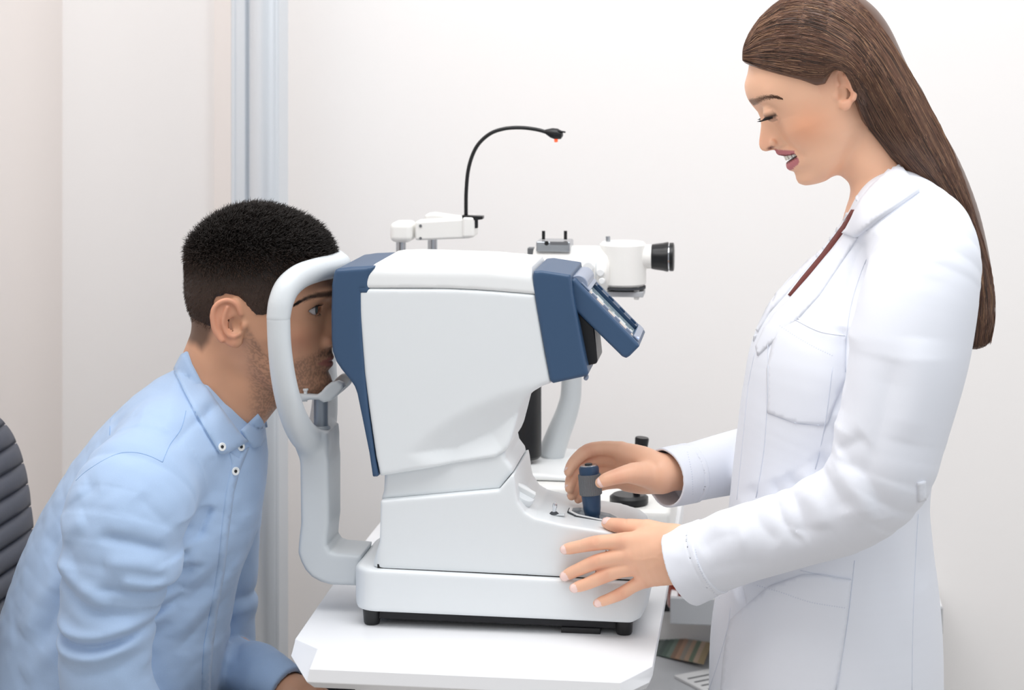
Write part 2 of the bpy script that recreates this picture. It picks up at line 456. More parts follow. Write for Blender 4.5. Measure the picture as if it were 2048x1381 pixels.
# aluminium column: flat fluted flank and a round front
YC = 0.72
cx0 = U(463, 500, YC)[0]; cx1 = U(498, 500, YC)[0]; cx2 = U(559, 500, YC)[0]
col = empty('aluminium_column', ((cx0 + cx2) / 2, YC, 0), 'silvery aluminium column standing behind the seated man', 'column')
out = []
rr = (cx2 - cx1) / 2; cc = (cx1 + cx2) / 2
for i in range(41):
    a = math.pi * (1 - i / 40)
    fl = 0.0011 if (i in (3, 4, 33, 34, 36, 37)) else 0.0
    out.append((cc + (rr - fl) * math.cos(a), YC - (rr - fl) * math.sin(a) * 0.8))
ring = [(cx0, YC + 0.06), (cx0, YC - 0.004), (cx0 + 0.003, YC - 0.008), (cx0 + 0.008, YC - 0.008), (cx0 + 0.0085, YC - 0.0065), (cx0 + 0.0105, YC - 0.0065), (cx0 + 0.011, YC - 0.008),
        (cx1 - 0.006, YC - 0.008), (cx1 - 0.004, YC - 0.006), (cx1 - 0.003, YC - 0.003)] + out + [(cx2, YC + 0.06)]
prism('column_profile', ring[::-1], 0.02, 2.9, M['alu'], col, axis='z')
box('foot_plate', ((cx0 + cx2) / 2, YC + 0.0, 0.01), (0.2, 0.2, 0.02), M['metal'], col, bevel=0.003)

# ================================================================== patient chair
cb = U(92, 1100, 0.24)
chair = empty('patient_chair', (cb[0] - 0.12, 0.0, 0.0), 'charcoal ribbed leather chair behind the seated man in blue', 'chair')
tilt = math.radians(7)
def back_pt(u, h, d=0.0):                    # along the width, up the back, out of its face
    return np.array([cb[0] - 0.018 - math.sin(tilt) * (h - 0.30) + d * math.cos(tilt) - 0.35 * u * u * 0, u, 0.50 + math.cos(tilt) * h + d * math.sin(tilt)])
H = 0.50; WB = 0.245; RC = 0.15; nR = 15; hr = H / nR
def half_w(h): return WB if h < H - RC else WB - RC + math.sqrt(max(0.0, RC ** 2 - (h - (H - RC)) ** 2))
ol = [(-half_w(h), h) for h in np.linspace(0, H - 0.001, 30)] + [(half_w(h), h) for h in np.linspace(H - 0.001, 0, 30)]
Vb = [back_pt(a, h, -0.004) for a, h in ol] + [back_pt(a, h, -0.045) for a, h in ol]; nb_ = len(ol)
mesh_py('back_shell', Vb, [tuple(range(nb_)), tuple(range(2 * nb_ - 1, nb_ - 1, -1))] + [(i, (i + 1) % nb_, nb_ + (i + 1) % nb_, nb_ + i) for i in range(nb_)], M['leather'], chair, bevel=0.008, seg=3)
for i in range(nR):
    V = []; F = []; ny, nh = 13, 9
    for a in np.linspace(-1, 1, ny):
        for b in np.linspace(0, 1, nh):
            h = (i + 0.02 + 0.96 * b) * hr; h = min(h, H - 0.002); wy = half_w(h)
            puff = math.sqrt(max(0, 1 - (2 * b - 1) ** 2)) * 0.010 * min(1, (1 - abs(a)) * 8 + 0.1)
            V.append(back_pt(a * wy * 0.995, h, puff - 0.003))
    for q in range(ny - 1):
        for r_ in range(nh - 1): F.append((q * nh + r_, (q + 1) * nh + r_, (q + 1) * nh + r_ + 1, q * nh + r_ + 1))
    k0 = len(V); V += [v - np.array([0.003, 0, 0]) for v in V]; F += [tuple(k0 + t for t in f[::-1]) for f in F]
    mesh_py('padded_rib', V, F, M['leather'], chair, True)
# seat, back frame, pedestal
sx = cb[0] + 0.24
box('seat', (sx, 0, 0.435), (0.50, 0.48, 0.07), M['leather'], chair, bevel=0.03, seg=4)
tube('back_frame', [back_pt(-0.2, 0.02) + [-0.058, 0, 0], back_pt(-0.2, 0.3) + [-0.058, 0, 0], back_pt(-0.1, 0.40) + [-0.058, 0, 0], back_pt(0.1, 0.40) + [-0.058, 0, 0], back_pt(0.2, 0.3) + [-0.058, 0, 0], back_pt(0.2, 0.02) + [-0.058, 0, 0]], 0.011, M['metal'], chair)
lathe('pedestal', [(0.035, 0.0), (0.035, 0.345)], (sx, 0, 0.06), (0, 0, 1), M['metal'], chair)
lathe('base_disc', [(0.26, 0.0), (0.26, 0.015), (0.2, 0.035), (0.05, 0.06)], (sx, 0, 0.0), (0, 0, 1), M['metal'], chair, n=48)

# ================================================================== instrument table
ZT = 0.772
def tz(px, py, z=ZT): return UZ(px, py, z)
A = [tz(700, 1120), tz(590, 1278.6), tz(635, 1299), tz(622, 1334.5), tz(1240, 1369.5), tz(1256, 1358), tz(1305, 1333), tz(1348, 1100)]
YT = (A[3][1] + A[4][1]) / 2
A[3][1] = A[4][1] = YT
yb = 0.26
A[0] = A[1] + (A[0] - A[1]) * ((yb - A[1][1]) / (A[0][1] - A[1][1]))
A[7] = A[6] + (A[7] - A[6]) * ((yb - A[6][1]) / (A[7][1] - A[6][1]))
A = [np.array([p[0], p[1], ZT]) for p in A]
tabc = (0.0, 0.0, 0.0)
table = empty('instrument_table', (0.0, 0.0, 0.0), 'white table with clipped front corners under the large blue and white eye tester', 'table')
# top plate: flat top, sloping corner facets, thin edge
lowL = UZ(581, 1306, ZT - 0.010); lowL2 = UZ(622, 1344, ZT - 0.010); lowL0 = UZ(588, 1282, ZT - 0.001)
top = A
bot = [np.array([p[0], p[1], ZT - 0.012]) for p in A]
bot[1] = np.array([*lowL0[:2], ZT - 0.010]); bot[2] = np.array([lowL[0], lowL[1], ZT - 0.014])
bot[3] = np.array([lowL2[0], YT - 0.002, ZT - 0.016]); bot[4] = np.array([top[4][0], YT - 0.002, ZT - 0.016]); bot[5] = np.array([UZ(1300, 1366, ZT - 0.014)[0], UZ(1300, 1366, ZT - 0.014)[1], ZT - 0.014])
und = [np.array([p[0] * 0.97 + 0.0, p[1] + (0.012 if p[1] < 0 else 0), ZT - 0.026]) for p in bot]
Vt = top + bot + und; nn = 8
Ft = [tuple(range(nn)), tuple(range(3 * nn - 1, 2 * nn - 1, -1))]
for k in (0, 1):
    for i in range(nn): Ft.append((k * nn + i, k * nn + (i + 1) % nn, (k + 1) * nn + (i + 1) % nn, (k + 1) * nn + i))
mesh_py('tabletop', Vt, Ft, M['table'], table, bevel=0.0012)
pl = UZ(716, 1362, ZT - 0.03)
pr = UZ(1225, 1381, ZT - 0.03)
box('pedestal_box', ((pl[0] + pr[0]) / 2, 0.0, (ZT - 0.026) / 2 + 0.03), (pr[0] - pl[0], -2 * pl[1] * 0.98, ZT - 0.026 - 0.06), M['table'], table, bevel=0.004)
box('floor_plinth', ((pl[0] + pr[0]) / 2, 0.0, 0.03), (pr[0] - pl[0] + 0.12, -2 * pl[1] + 0.06, 0.06), M['cabgrey'], table, bevel=0.01)

# ================================================================== low desk, tray, swatches behind the doctor
YD0, ZD = 0.30, 0.437
dx0 = UZ(1290, 1360, ZD)[0] - 0.15
desk = empty('low_desk', (dx0 + 0.3, 0.6, 0), 'low grey desk against the back wall behind the woman', 'desk')
box('desktop', (dx0 + 0.30, (YD0 + YB - 0.012) / 2, ZD - 0.012), (0.60, YB - 0.012 - YD0, 0.024), M['cabgrey'], desk, bevel=0.002)
box('side_panel', (dx0 + 0.03, (YD0 + YB) / 2, (ZD - 0.024) / 2), (0.024, YB - YD0 - 0.05, ZD - 0.024), M['cabgrey'], desk, bevel=0.002)
box('side_panel', (dx0 + 0.57, (YD0 + YB) / 2, (ZD - 0.024) / 2), (0.024, YB - YD0 - 0.05, ZD - 0.024), M['cabgrey'], desk, bevel=0.002)
# shallow wall tray
YTR = 0.78
a = U(1340, 1196, YTR); b = U(1886, 1270, YTR); tb = U(1340, 1249, YTR)
tray = empty('wall_tray', ((a[0] + b[0]) / 2, YB - 0.02, tb[2]), 'long grey open tray fixed to the wall behind the woman', 'tray')
L_ = b[0] - a[0]; cxm = (a[0] + b[0]) / 2; ht = a[2] - tb[2]; dp = YB - YTR - 0.001
box('front_panel', (cxm, YTR + 0.006, (a[2] + tb[2]) / 2), (L_, 0.012, ht), M['cabgrey'], tray, bevel=0.002)
box('tray_floor', (cxm, YTR + dp / 2, tb[2] + 0.006), (L_ - 0.004, dp - 0.02, 0.010), M['cabgrey'], tray, bevel=0.001)
for sx_ in (a[0] + 0.006, b[0] - 0.006):
    box('end_panel', (sx_, YTR + dp / 2 + 0.006, (a[2] + tb[2]) / 2 + 0.0), (0.012, dp - 0.012, ht), M['table'], tray, bevel=0.002)
M['amber'] = mat('amber_bottle', '#8a2c12', 0.15, coat=0.5)
M['redcap'] = mat('orange_red_card', '#a8402a', 0.5)
jb = U(1368, 1196, YTR + 0.07)
jar = empty('amber_jar', (jb[0], jb[1], tb[2] + 0.011), 'reddish brown jar in the wall tray by the woman\'s sleeve', 'jar')
lathe('jar_body', [(0.028, 0), (0.03, 0.004), (0.03, 0.075), (0.024, 0.085)], (jb[0], jb[1], tb[2] + 0.0112), (0, 0, 1), M['amber'], jar)
lathe('lid', [(0.026, 0), (0.026, 0.014), (0.023, 0.017)], (jb[0], jb[1], tb[2] + 0.0965), (0, 0, 1), M['redcap'], jar)
# dark strip fixed under the tray
db = U(1327, 1240, 0.9)
box_ = box('cable_duct', (db[0] + 0.03, YB - 0.03, tb[2] - 0.012), (0.09, 0.05, 0.022), M['blackm'], None, bevel=0.002); tag(box_, 'short dark cable duct on the wall under the grey tray', 'duct')
# fan of colour swatches on the desk
sw = empty('colour_swatch_fan', (*UZ(1370, 1300, ZD)[:2], ZD), 'fanned colour sample cards lying on the low desk', 'swatches')
cols = ['#3c4246', '#56605c', '#3f4d49', '#4f6058', '#6f7f74', '#8a6f5e', '#b08c74', '#9c948a', '#c0a58e', '#7a8a76', '#d0b8a2', '#b9a47f']
p0 = UZ(1312, 1266, ZD + 0.004); p1 = UZ(1415, 1290, ZD + 0.004); q0 = UZ(1296, 1304, ZD + 0.004); q1 = UZ(1404, 1334, ZD + 0.004)
nS = len(cols)
for i, c in enumerate(cols):
    t0, t1 = i / nS, (i + 1) / nS + 0.03
    a0, a1 = p0 + (p1 - p0) * (t0 + 0.06), p0 + (p1 - p0) * (t1 + 0.06); b0, b1 = q0 + (q1 - q0) * t0, q0 + (q1 - q0) * t1
    z = ZD + 0.0006 + 0.0007 * i
    P_ = [(p[0], p[1]) for p in (b0, b1, a1, a0)]
    prism('swatch_card', P_, z, z + 0.0006, mat('swatch_%d' % i, c, 0.5), sw, axis='z')
bk0 = UZ(1448, 1355, ZD)
mg = empty('magazine', (bk0[0], bk0[1], ZD), 'printed leaflet on the low desk, half hidden by the coat hem', 'leaflet')
R_ = np.array([[0.8, -0.6, 0], [0.6, 0.8, 0], [0, 0, 1]])
box('page_block', (bk0[0] + 0.01, bk0[1] - 0.01, ZD + 0.003), (0.16, 0.10, 0.004), mat('paper', '#dcdcdc', 0.6), mg, rot=R_)
for i in range(4):
    box('printed_line', np.array([bk0[0] + 0.01, bk0[1] - 0.01, ZD + 0.0053]) + R_ @ np.array([-0.03, -0.036 + 0.02 * i, 0]), (0.08, 0.004, 0.0004), M['gap'], mg, rot=R_)

# ================================================================== slit lamp on its own table
YS = 0.45
def sp(px, py, y=YS): return U3(px, py, y)
sl_top = sp(1250, 1000)[2]
zs = UZ(1250, 1004, 0.775)[2]
ZS = 0.772
slt = empty('slit_lamp_table', (0.25, YS, 0), 'white table carrying the slit lamp behind the large eye tester', 'table')
xr = U(1345, 1025, YS - 0.16)[0]; xl_ = U(760, 1020, YS)[0]
box('tabletop', ((xl_ + xr) / 2, YS + 0.04, ZS - 0.014), (xr - xl_, 0.40, 0.028), M['table'], slt, bevel=0.003)
box('column', (0.02, YS + 0.08, (ZS - 0.028) / 2 + 0.02), (0.12, 0.12, ZS - 0.028 - 0.04), M['table'], slt, bevel=0.006)
box('foot', (0.02, YS + 0.08, 0.02), (0.44, 0.34, 0.04), M['cabgrey'], slt, bevel=0.008)

sl = empty('slit_lamp', (0.2, YS, ZS), 'white slit lamp microscope with black eyepiece standing behind the large eye tester', 'microscope')
def cyl(name, a, b, r, m, parent, n=32, ch=0.0, r2=None):
    a = np.array(a); b = np.array(b); L = np.linalg.norm(b - a); r2 = r if r2 is None else r2
    pf = [(r, 0), (r2, L)] if not ch else [(r - ch, 0), (r, ch), (r2, L - ch), (r2 - ch, L)]
    return lathe(name, pf, a, b - a, m, parent, n)
px2m = 2.94 / 3800.0
# base platform (white body with rounded ledge)
b0 = sp(1000, 990); b1 = sp(1215, 990)
zt_ = sp(1080, 934)[2]
prim = extrude(np.array([[b0[0] - 0.1, ZS + 0.001], [b1[0] + 0.015, ZS + 0.001], [b1[0] + 0.0, ZS + 0.035], [b1[0] - 0.03, zt_], [b0[0] - 0.1, zt_]]), 0.13, 0.010, y0=YS)
iso_prims('base_housing', [prim], 0.005, 0.004, M['cream'], sl)
prim = extrude(np.array([[b0[0] - 0.1, zt_ + 0.001], [b1[0] - 0.045, zt_ + 0.001], [b1[0] - 0.055, zt_ + 0.008], [b0[0] - 0.1, zt_ + 0.022]]), 0.10, 0.004, y0=YS)
iso_prims('sliding_plate', [prim], 0.005, 0.004, M['white2'], sl)
# black column of the microscope
c0 = sp(1040, 912, YS - 0.02); c1 = sp(1044, 700, YS - 0.02)
lathe('black_column', [(0.030, 0.0), (0.033, 0.004), (0.033, 0.145), (0.031, 0.15), (0.031, 0.30)], (c0[0], YS - 0.02, zt_ + 0.018), (0, 0, 1), M['black'], sl, n=40)
# curved light grey support arm
tube('support_arm', [sp(1100, 914, YS + 0.03), sp(1117, 868, YS + 0.03), sp(1136, 818, YS + 0.03), sp(1143, 770, YS + 0.03), sp(1143, 640, YS + 0.03), sp(1150, 560, YS + 0.03)], [0.021, 0.019, 0.017, 0.016, 0.016, 0.016], M['ltgrey'], sl, n=16)
# joystick knob and its black round foot
jx = U(1256, 996, 0.34)
zr2 = 0.834
prim = extrude(np.array([[b0[0] - 0.1, ZS + 0.001], [U(1338, 1040, 0.30)[0], ZS + 0.001], [U(1338, 1040, 0.30)[0], zr2 - 0.004], [U(1330, 1040, 0.30)[0], zr2], [b0[0] - 0.1, zr2]]), 0.13, 0.008, y0=YS)
iso_prims('base_tray', [prim], 0.005, 0.004, M['cream'], sl)
lathe('joystick_foot', [(0.026, 0), (0.029, 0.002), (0.029, 0.010), (0.024, 0.014)], (jx[0], 0.36, zr2 + 0.0005), (0, 0, 1), M['black'], sl)
jk = U(1283, 905, 0.36)
lathe('joystick', [(0.005, 0), (0.006, 0.03), (0.0075, 0.045), (0.0085, 0.06), (0.0105, 0.088), (0.0095, 0.09)], (jk[0] - 0.008, 0.36, zr2 + 0.010), (0.10, 0.0, 1), M['black'], sl)
# microscope head
ym = YS - 0.01
zc = sp(1150, 540, ym)[2]
xa = sp(1069, 540, ym)[0]; xb = sp(1222, 540, ym)[0]
cyl('microscope_barrel', (xa, ym, zc), (xb, ym, zc), 0.0375, M['cream'], sl, 48, 0.004)
g0 = sp(1056, 503, ym)
box('rear_latch', (xa - 0.004, ym, sp(1060, 503, ym)[2]), (0.012, 0.018, 0.012), M['rubber'], sl, bevel=0.001)
m0 = sp(1125, 575, ym); cyl('lens_housing', (m0[0], ym, sp(1120, 640, ym)[2]), (m0[0], ym, zc), 0.03, M['cream'], sl, 40)
for (px, py, r) in ((1177, 534, 0.0085), (1201, 545, 0.006), (1204, 562, 0.005)):
    k_ = sp(px, py, ym - 0.036); cyl('barrel_screw', (k_[0], ym - 0.030, k_[2]), (k_[0], ym - 0.042, k_[2]), r, M['white2'], sl, 24, 0.0012)
cyl('seam_ring', (sp(1195, 540, ym)[0], ym, zc), (sp(1197, 540, ym)[0], ym, zc), 0.0379, M['ltgrey'], sl, 48)
# grey block with two pins
gb0 = sp(1075, 478, ym - 0.01); gb1 = sp(1143, 494, ym - 0.01)
box('filter_block', ((gb0[0] + gb1[0]) / 2, ym - 0.005, (gb0[2] + gb1[2]) / 2 - 0.004), (gb1[0] - gb0[0], 0.05, gb0[2] - gb1[2] + 0.004), M['metal'], sl, bevel=0.002)
hb = sp(1093, 487, ym - 0.031); cyl('block_hole', (hb[0], ym - 0.0305, hb[2]), (hb[0], ym - 0.028, hb[2]), 0.0035, M['black'], sl, 16)
box('block_slot', (sp(1118, 486, ym - 0.03)[0], ym - 0.0301, hb[2]), (0.028, 0.001, 0.005), M['rubber'], sl)
for px in (1087, 1131):
    q_ = sp(px, 478, ym - 0.01); cyl('black_pin', (q_[0], ym - 0.01, q_[2] - 0.001), (q_[0], ym - 0.01, sp(px, 462, ym - 0.01)[2]), 0.0026, M['black'], sl, 16)
lv = sp(1217, 494, ym); cyl('small_lever', (lv[0], ym, zc + 0.036), (lv[0] - 0.001, ym, sp(1217, 473, ym)[2]), 0.0035, M['metal'], sl, 16)
# upright eyepiece drum, tube and cup
d0 = sp(1246, 571, ym); d1 = sp(1246, 484, ym)
cyl('prism_drum', (d0[0], ym, d0[2]), (d0[0], ym, d1[2]), 0.0365 * 0.98, M['cream'], sl, 48, 0.004)
cyl('drum_ring', (d0[0], ym, d0[2] - 0.004), (d0[0], ym, d0[2] - 0.0005), 0.035, M['gap'], sl, 48)
box('bracket', (sp(1250, 580, ym)[0] + 0.002, ym - 0.0, d0[2] - 0.011), (0.055, 0.05, 0.008), M['cabgrey'], sl, bevel=0.001)
box('bracket_arm', (sp(1274.5, 560, ym)[0], ym, sp(1274, 563, ym)[2]), (0.008, 0.04, 0.052), M['cream'], sl, bevel=0.001)
e0 = sp(1262, 513, ym); e1 = sp(1302, 513, ym); e2 = sp(1347, 513, ym)
cyl('eyepiece_tube', (e0[0], ym, e0[2]), (e1[0] + 0.002, ym, e0[2]), 0.0185, M['cream'], sl, 40)
L = e2[0] - e1[0]
lathe('eyepiece_cup', [(0.0185, 0), (0.019, 0.001), (0.0195, L * .15), (0.021, L * .5), (0.0225, L * .68), (0.0225, L * .74), (0.0205, L * .76), (0.0205, L * .8), (0.0218, L * .82), (0.0218, L * .97), (0.019, L)], (e1[0] + 0.001, ym, e0[2]), (1, 0, 0), M['black'], sl, n=48, flute=(0, 0.012, 2, (L * .14, L * .69)))
cyl('cup_ring', (e1[0] + 0.001 + L * .76, ym, e0[2]), (e1[0] + 0.001 + L * .8, ym, e0[2]), 0.0213, M['chrome'], sl, 48)
# patient head frame of the slit lamp: posts, white arm, far arm
ya = YS - 0.08
h0 = sp(785, 442, ya); h1 = sp(829, 483, ya)
box('arm_head', ((h0[0] + h1[0]) / 2, ya, (h0[2] + h1[2]) / 2), (h1[0] - h0[0], 0.05, h0[2] - h1[2]), M['cream'], sl, bevel=0.009, seg=5)
arm = [U3(829, 443, ya - 0.02), U3(946, 434, ya - 0.02 + 0.02), U3(946, 475, ya), U3(829, 482, ya - 0.02)]
P_ = np.array([[p[0], p[2]] for p in arm]); prism('swing_arm', P_, ya - 0.018, ya + 0.018, M['cream'], sl, bevel=0.004)
P2 = UP([(924, 433), (949, 434), (949, 476), (924, 477)], ya - 0.02); prism('arm_end', P2, ya - 0.022, ya + 0.022, M['cream'], sl, bevel=0.005, seg=4)
for py in (452, 477):
    s_ = U(841, py, ya - 0.0185); cyl('arm_screw', (s_[0], ya - 0.017, s_[2]), (s_[0], ya - 0.0195, s_[2]), 0.0022, M['rubber'], sl, 12)
far = UP([(852, 428), (868, 425), (930, 434), (935, 470), (852, 470)], ya + 0.09); prism('far_arm', far, ya + 0.075, ya + 0.105, M['cream'], sl, bevel=0.004)
for (px, y_) in ((802, ya), (865, ya + 0.09)):
    t_ = U3(px, 470, y_); cyl('steel_post', (t_[0], y_, ZS + 0.001), (t_[0], y_, t_[2]), 0.0075, M['metal'], sl, 24)
# gooseneck fixation light
g = [(932, 433), (932.5, 381), (938, 333), (953, 294), (978, 269), (1007, 258), (1040, 255.5), (1072, 259), (1094, 265)]
tube('gooseneck', [U3(a_, b_, ya - 0.01) for a_, b_ in g], 0.0029, M['black'], sl, n=10)
L0, L1 = U3(1090, 263, ya - 0.01), U3(1121, 270, ya - 0.01)
lathe('fixation_lamp', [(0.003, 0), (0.0075, 0.010), (0.0085, 0.018), (0.006, 0.026), (0.001, 0.028)], L0, L1 - L0, M['black'], sl)
k_ = U3(1121, 265, ya - 0.01); lathe('shade_ring', [(0.007, 0), (0.008, 0.0012), (0.007, 0.0024)], k_, (0.1, 0.1, 1), M['blackm'], sl)
r0 = U3(1112, 274, ya - 0.01); cyl('red_bulb', r0, r0 + [0, 0, -0.008], 0.0028, mat('red_lamp', '#ff5a30', 0.3, emit=('#ff5030', 1.2)), sl, 16, 0.0008)
cl = UP([(925, 430), (967, 432), (967, 438), (954, 440), (927, 440)], ya - 0.012); prism('clamp', cl, ya - 0.02, ya - 0.004, M['black'], sl, bevel=0.0008)
n0 = U3(949, 438, ya - 0.012); cyl('clamp_knob', n0, n0 + [0, 0, -0.014], 0.0055, M['blackm'], sl, 16, 0.001)
log('room')
# ================================================================== the large eye tester
rf = empty('autorefractor', (0.1, 0, ZT), 'large white and blue eye tester with joystick on the white table', 'eye tester')
YN = -0.085                                    # near flank of the head
def hw(x, z):                                  # half width in plan: narrower towards the operator
    return 0.085 - 0.012 * sstep(x, float(U(700, 700, YN)[0]), float(U(1150, 700, YN)[0]))
def housing(name, pts, wfun, r, m, h=0.0025, parent=rf, Y=YN, dense=True, fn=None):
    P = UP(pts, Y)
    pr = extrude(P, wfun, r)
    return iso_prims(name, [pr], 0.004, h, m, parent, extra=fn)
# main flank housing with the scooped neck
arc = UP([(1125, 755), (1060, 775), (1002, 791), (948, 813), (893, 842), (850, 872), (815, 910), (900, 965), (1020, 930), (1090, 830)], YN)
ga = Grid2(lambda x, z: poly_sd(x, z, arc), -0.25, 0.25, 0.8, 1.3)
def hw2(x, z):
    s_ = ga(x, z)
    return hw(x, z) - 0.016 * sstep(-s_, -0.004, 0.05)
SP = [(716, 579), (740, 577.5), (893, 579), (950, 582), (1002, 586), (1068, 592), (1076, 636), (1087, 704), (1100, 771), (1082, 777), (1063.7, 788), (1046, 806), (1035, 828), (1027.5, 856.6), (1018.5, 889), (1013, 902), (1002, 912), (988, 920), (759.5, 954), (751, 914), (738, 824), (728, 748), (722, 675), (718, 625)]
housing('main_housing', SP, hw2, 0.005, M['white'])
TC = [(722, 579.0), (737, 540), (748, 529), (763, 526), (800, 524), (857, 525), (966, 529), (1058, 536), (1072, 592), (1002, 585.6), (950, 581.5), (893, 578.5), (800, 577.2), (740, 577)]
def tcw(x, z): return hw(x, z)
Ptc = UP(TC, YN); gtc = Grid2(lambda x, z: poly_sd(x, z, Ptc), -0.3, 0.3, 0.9, 1.4)
ztop = float(UP([(860, 524)], YN)[0][1])
def tcf(P, d):
    # crowned top: fillet of 22 mm where flank meets roof
    r = 0.020
    a = (P[:, 2] - (ztop - 0.02 * np.clip((P[:, 0] - float(U(966, 500, YN)[0])) / 0.12, 0, 1) * 0.5)) + r
    b = np.abs(P[:, 1]) - hw(P[:, 0], P[:, 2]) + r
    c = np.minimum(np.maximum(a, b), 0) + np.hypot(np.maximum(a, 0), np.maximum(b, 0)) - r
    return np.maximum(d, c)
iso_prims('top_cover', [extrude(Ptc, tcw, 0.004)], 0.004, 0.0025, M['white2'], rf, extra=tcf)
# blue front shroud, a little proud of the white flank
FS = [(668, 545), (672, 539), (742, 534), (738, 548), (735, 579), (722.5, 580), (722.5, 625), (724.5, 675), (729.5, 748), (737, 824), (749.5, 914.6), (757, 954.5), (745, 955), (738, 907), (725, 842), (714, 788), (709, 774), (701, 762), (683.5, 741), (672, 724), (665, 704), (662.5, 680), (662, 625), (663.5, 570)]
housing('front_shroud', FS, lambda x, z: hw(x, z) + 0.0015, 0.0045, M['blue'], 0.0021)
# strip where the blue shroud runs over the roof behind the white cover's curved edge
FT = [(672, 541), (675, 538), (700, 534.5), (752, 532), (748, 540), (739, 560), (738, 590), (700, 590), (670, 590)]
housing('shroud_roof', FT, lambda x, z: hw(x, z) + 0.0010, 0.006, M['blue'], 0.0021)
# window in the face of the instrument
fx = float(U(662, 650, YN)[0]); fz = float(U(662, 628, 0)[2])
lathe('measuring_window', [(0.030, 0), (0.030, 0.004), (0.024, 0.005), (0.022, 0.002)], (fx + 0.003, 0, fz), (-1, 0, 0), M['black'], rf)
# blue rear collar
CO = [(1063, 556), (1065, 545), (1080, 543.5), (1139, 552.5), (1144, 590), (1153.5, 642), (1170, 729), (1175.5, 751), (1172, 756), (1103, 770.7), (1098, 764), (1088.5, 713), (1072.4, 626), (1064, 571)]
housing('rear_collar', CO, lambda x, z: hw(x, z) + 0.002, 0.004, M['blue'], 0.0021)
lp = U3(1176, 752, -0.03); tube('collar_lip', [lp + [0, -0.030, 0.002], lp + [0, -0.018, 0.002]], 0.0030, M['bluegrey'], rf, sub=1)
# black recess block behind the screen
BB = [(1143, 610), (1189, 655), (1196, 722), (1193, 727), (1165, 733), (1140, 700)]
prism('black_back_block', UP(BB, -0.045), -0.05, 0.022, M['black'], rf, bevel=0.004, seg=3)
# tilting screen
YM = -0.060
MO = [(1141, 560), (1150, 558), (1159, 568), (1276, 687.5), (1279, 693), (1259, 713), (1252, 717), (1244, 713.5), (1146, 617), (1142, 600)]
Pm = UP(MO, YM)
s0 = np.array([*Pm[2]]); s1 = np.array([*Pm[3]])
ax_ = np.array([s1[0] - s0[0], 0, s1[1] - s0[1]]); Lm = np.linalg.norm(ax_); ax_ /= Lm
nrm = np.array([-ax_[2], 0, ax_[0]]); nrm *= np.sign(nrm[2]) 
Rm = np.stack([ax_, [0, 1, 0], nrm], 1)
O = np.array([s0[0], 0, s0[1]])
def ml(a, y, h_): return O + ax_ * a + np.array([0, y, 0]) + nrm * h_
def mfn(P, d):
    q = (P - O) @ Rm
    a = np.abs(q[:, 0] - (0.016 + (Lm - 0.010)) / 2) - (Lm - 0.010 - 0.016) / 2; b = np.abs(q[:, 1]) - 0.047; c = -(q[:, 2] + 0.007)
    rec = np.maximum(np.maximum(a, b), c)
    return np.maximum(d, -rec)
scr = iso_prims('screen_housing', [extrude(Pm, 0.062, 0.0035)], 0.004, 0.0015, M['blue'], rf, extra=mfn)
rl = (Lm - 0.010 - 0.016); rc = (0.016 + (Lm - 0.010)) / 2
bz = box('bezel', ml(0.0085, 0, 0.0012), (0.015, 0.10, 0.0022), M['bluegrey'], scr, rot=Rm, bevel=0.0008)
box('bezel', ml(Lm - 0.0055, 0, 0.0012), (0.009, 0.10, 0.0022), M['bluegrey'], scr, rot=Rm, bevel=0.0008)
lathe('hinge_cap', [(0.012, 0), (0.013, 0.001), (0.013, 0.094), (0.012, 0.095)], (Pm[0][0] + 0.008, -0.0475, Pm[0][1] - 0.0085), (0, 1, 0), M['bluegrey'], rf)
M['lcd'] = mat('lcd_glass', '#9fb0b4', 0.08, coat=1.0, emit=('#8fa3a8', 0.25))
M['btnstrip'] = mat('button_strip', '#cdbfb4', 0.35)
box('screen', ml(rc, 0.000, -0.0052), (rl - 0.001, 0.058, 0.002), M['lcd'], scr, rot=Rm)
for s_ in (-1, 1):
    st = box('key_strip', ml(rc, s_ * 0.0400, -0.0026), (rl - 0.002, 0.0125, 0.0045), M['btnstrip'] if s_ < 0 else M['blue_dk'], scr, rot=Rm)
    for i in range(4):
        bb = box('key', ml(0.016 + rl * (0.11 + 0.26 * i), s_ * 0.0430, 0.0000), (0.0090, 0.0055, 0.004), M['bluegrey'] if s_ < 0 else M['blue_dk'], scr, rot=Rm, bevel=0.0008)
led = ml(Lm - 0.004, -0.042, 0.0026); lathe('power_light', [(0.0015, 0), (0.001, 0.0008)], led, nrm, mat('blue_led', '#a8b8ff', 0.3, emit=('#90a8ff', 2.0)), rf, n=12)
# side groove of the screen housing
gl = [U3(a_, b_, YM - 0.0004) for a_, b_ in ((1146, 590), (1250, 692), (1263, 707))]
tube('housing_seam', gl, 0.0007, M['blue_dk'], rf, sub=1, n=6)

# pedestal below the head
YP = -0.070
PA = [(768, 945), (985, 905), (1009, 905), (1012, 920), (1024, 936), (1026, 945), (998, 980), (760.8, 1001.5), (766, 984)]
housing('pedestal_neck', PA, 0.068, 0.006, M['white'], 0.002, Y=YP)
YPB = -0.080
PB = [(760.5, 1003), (997, 982), (1026, 948), (1030, 965), (1032, 985), (1036, 1005), (1050, 1026), (1068, 1037), (1126, 1051), (1224, 1067), (1262, 1079), (1280, 1092), (1290, 1118), (1292, 1158), (1280, 1163), (1258, 1162), (743.5, 1137.5), (745, 1124), (758, 1086)]
Pb = UP(PB, YPB)
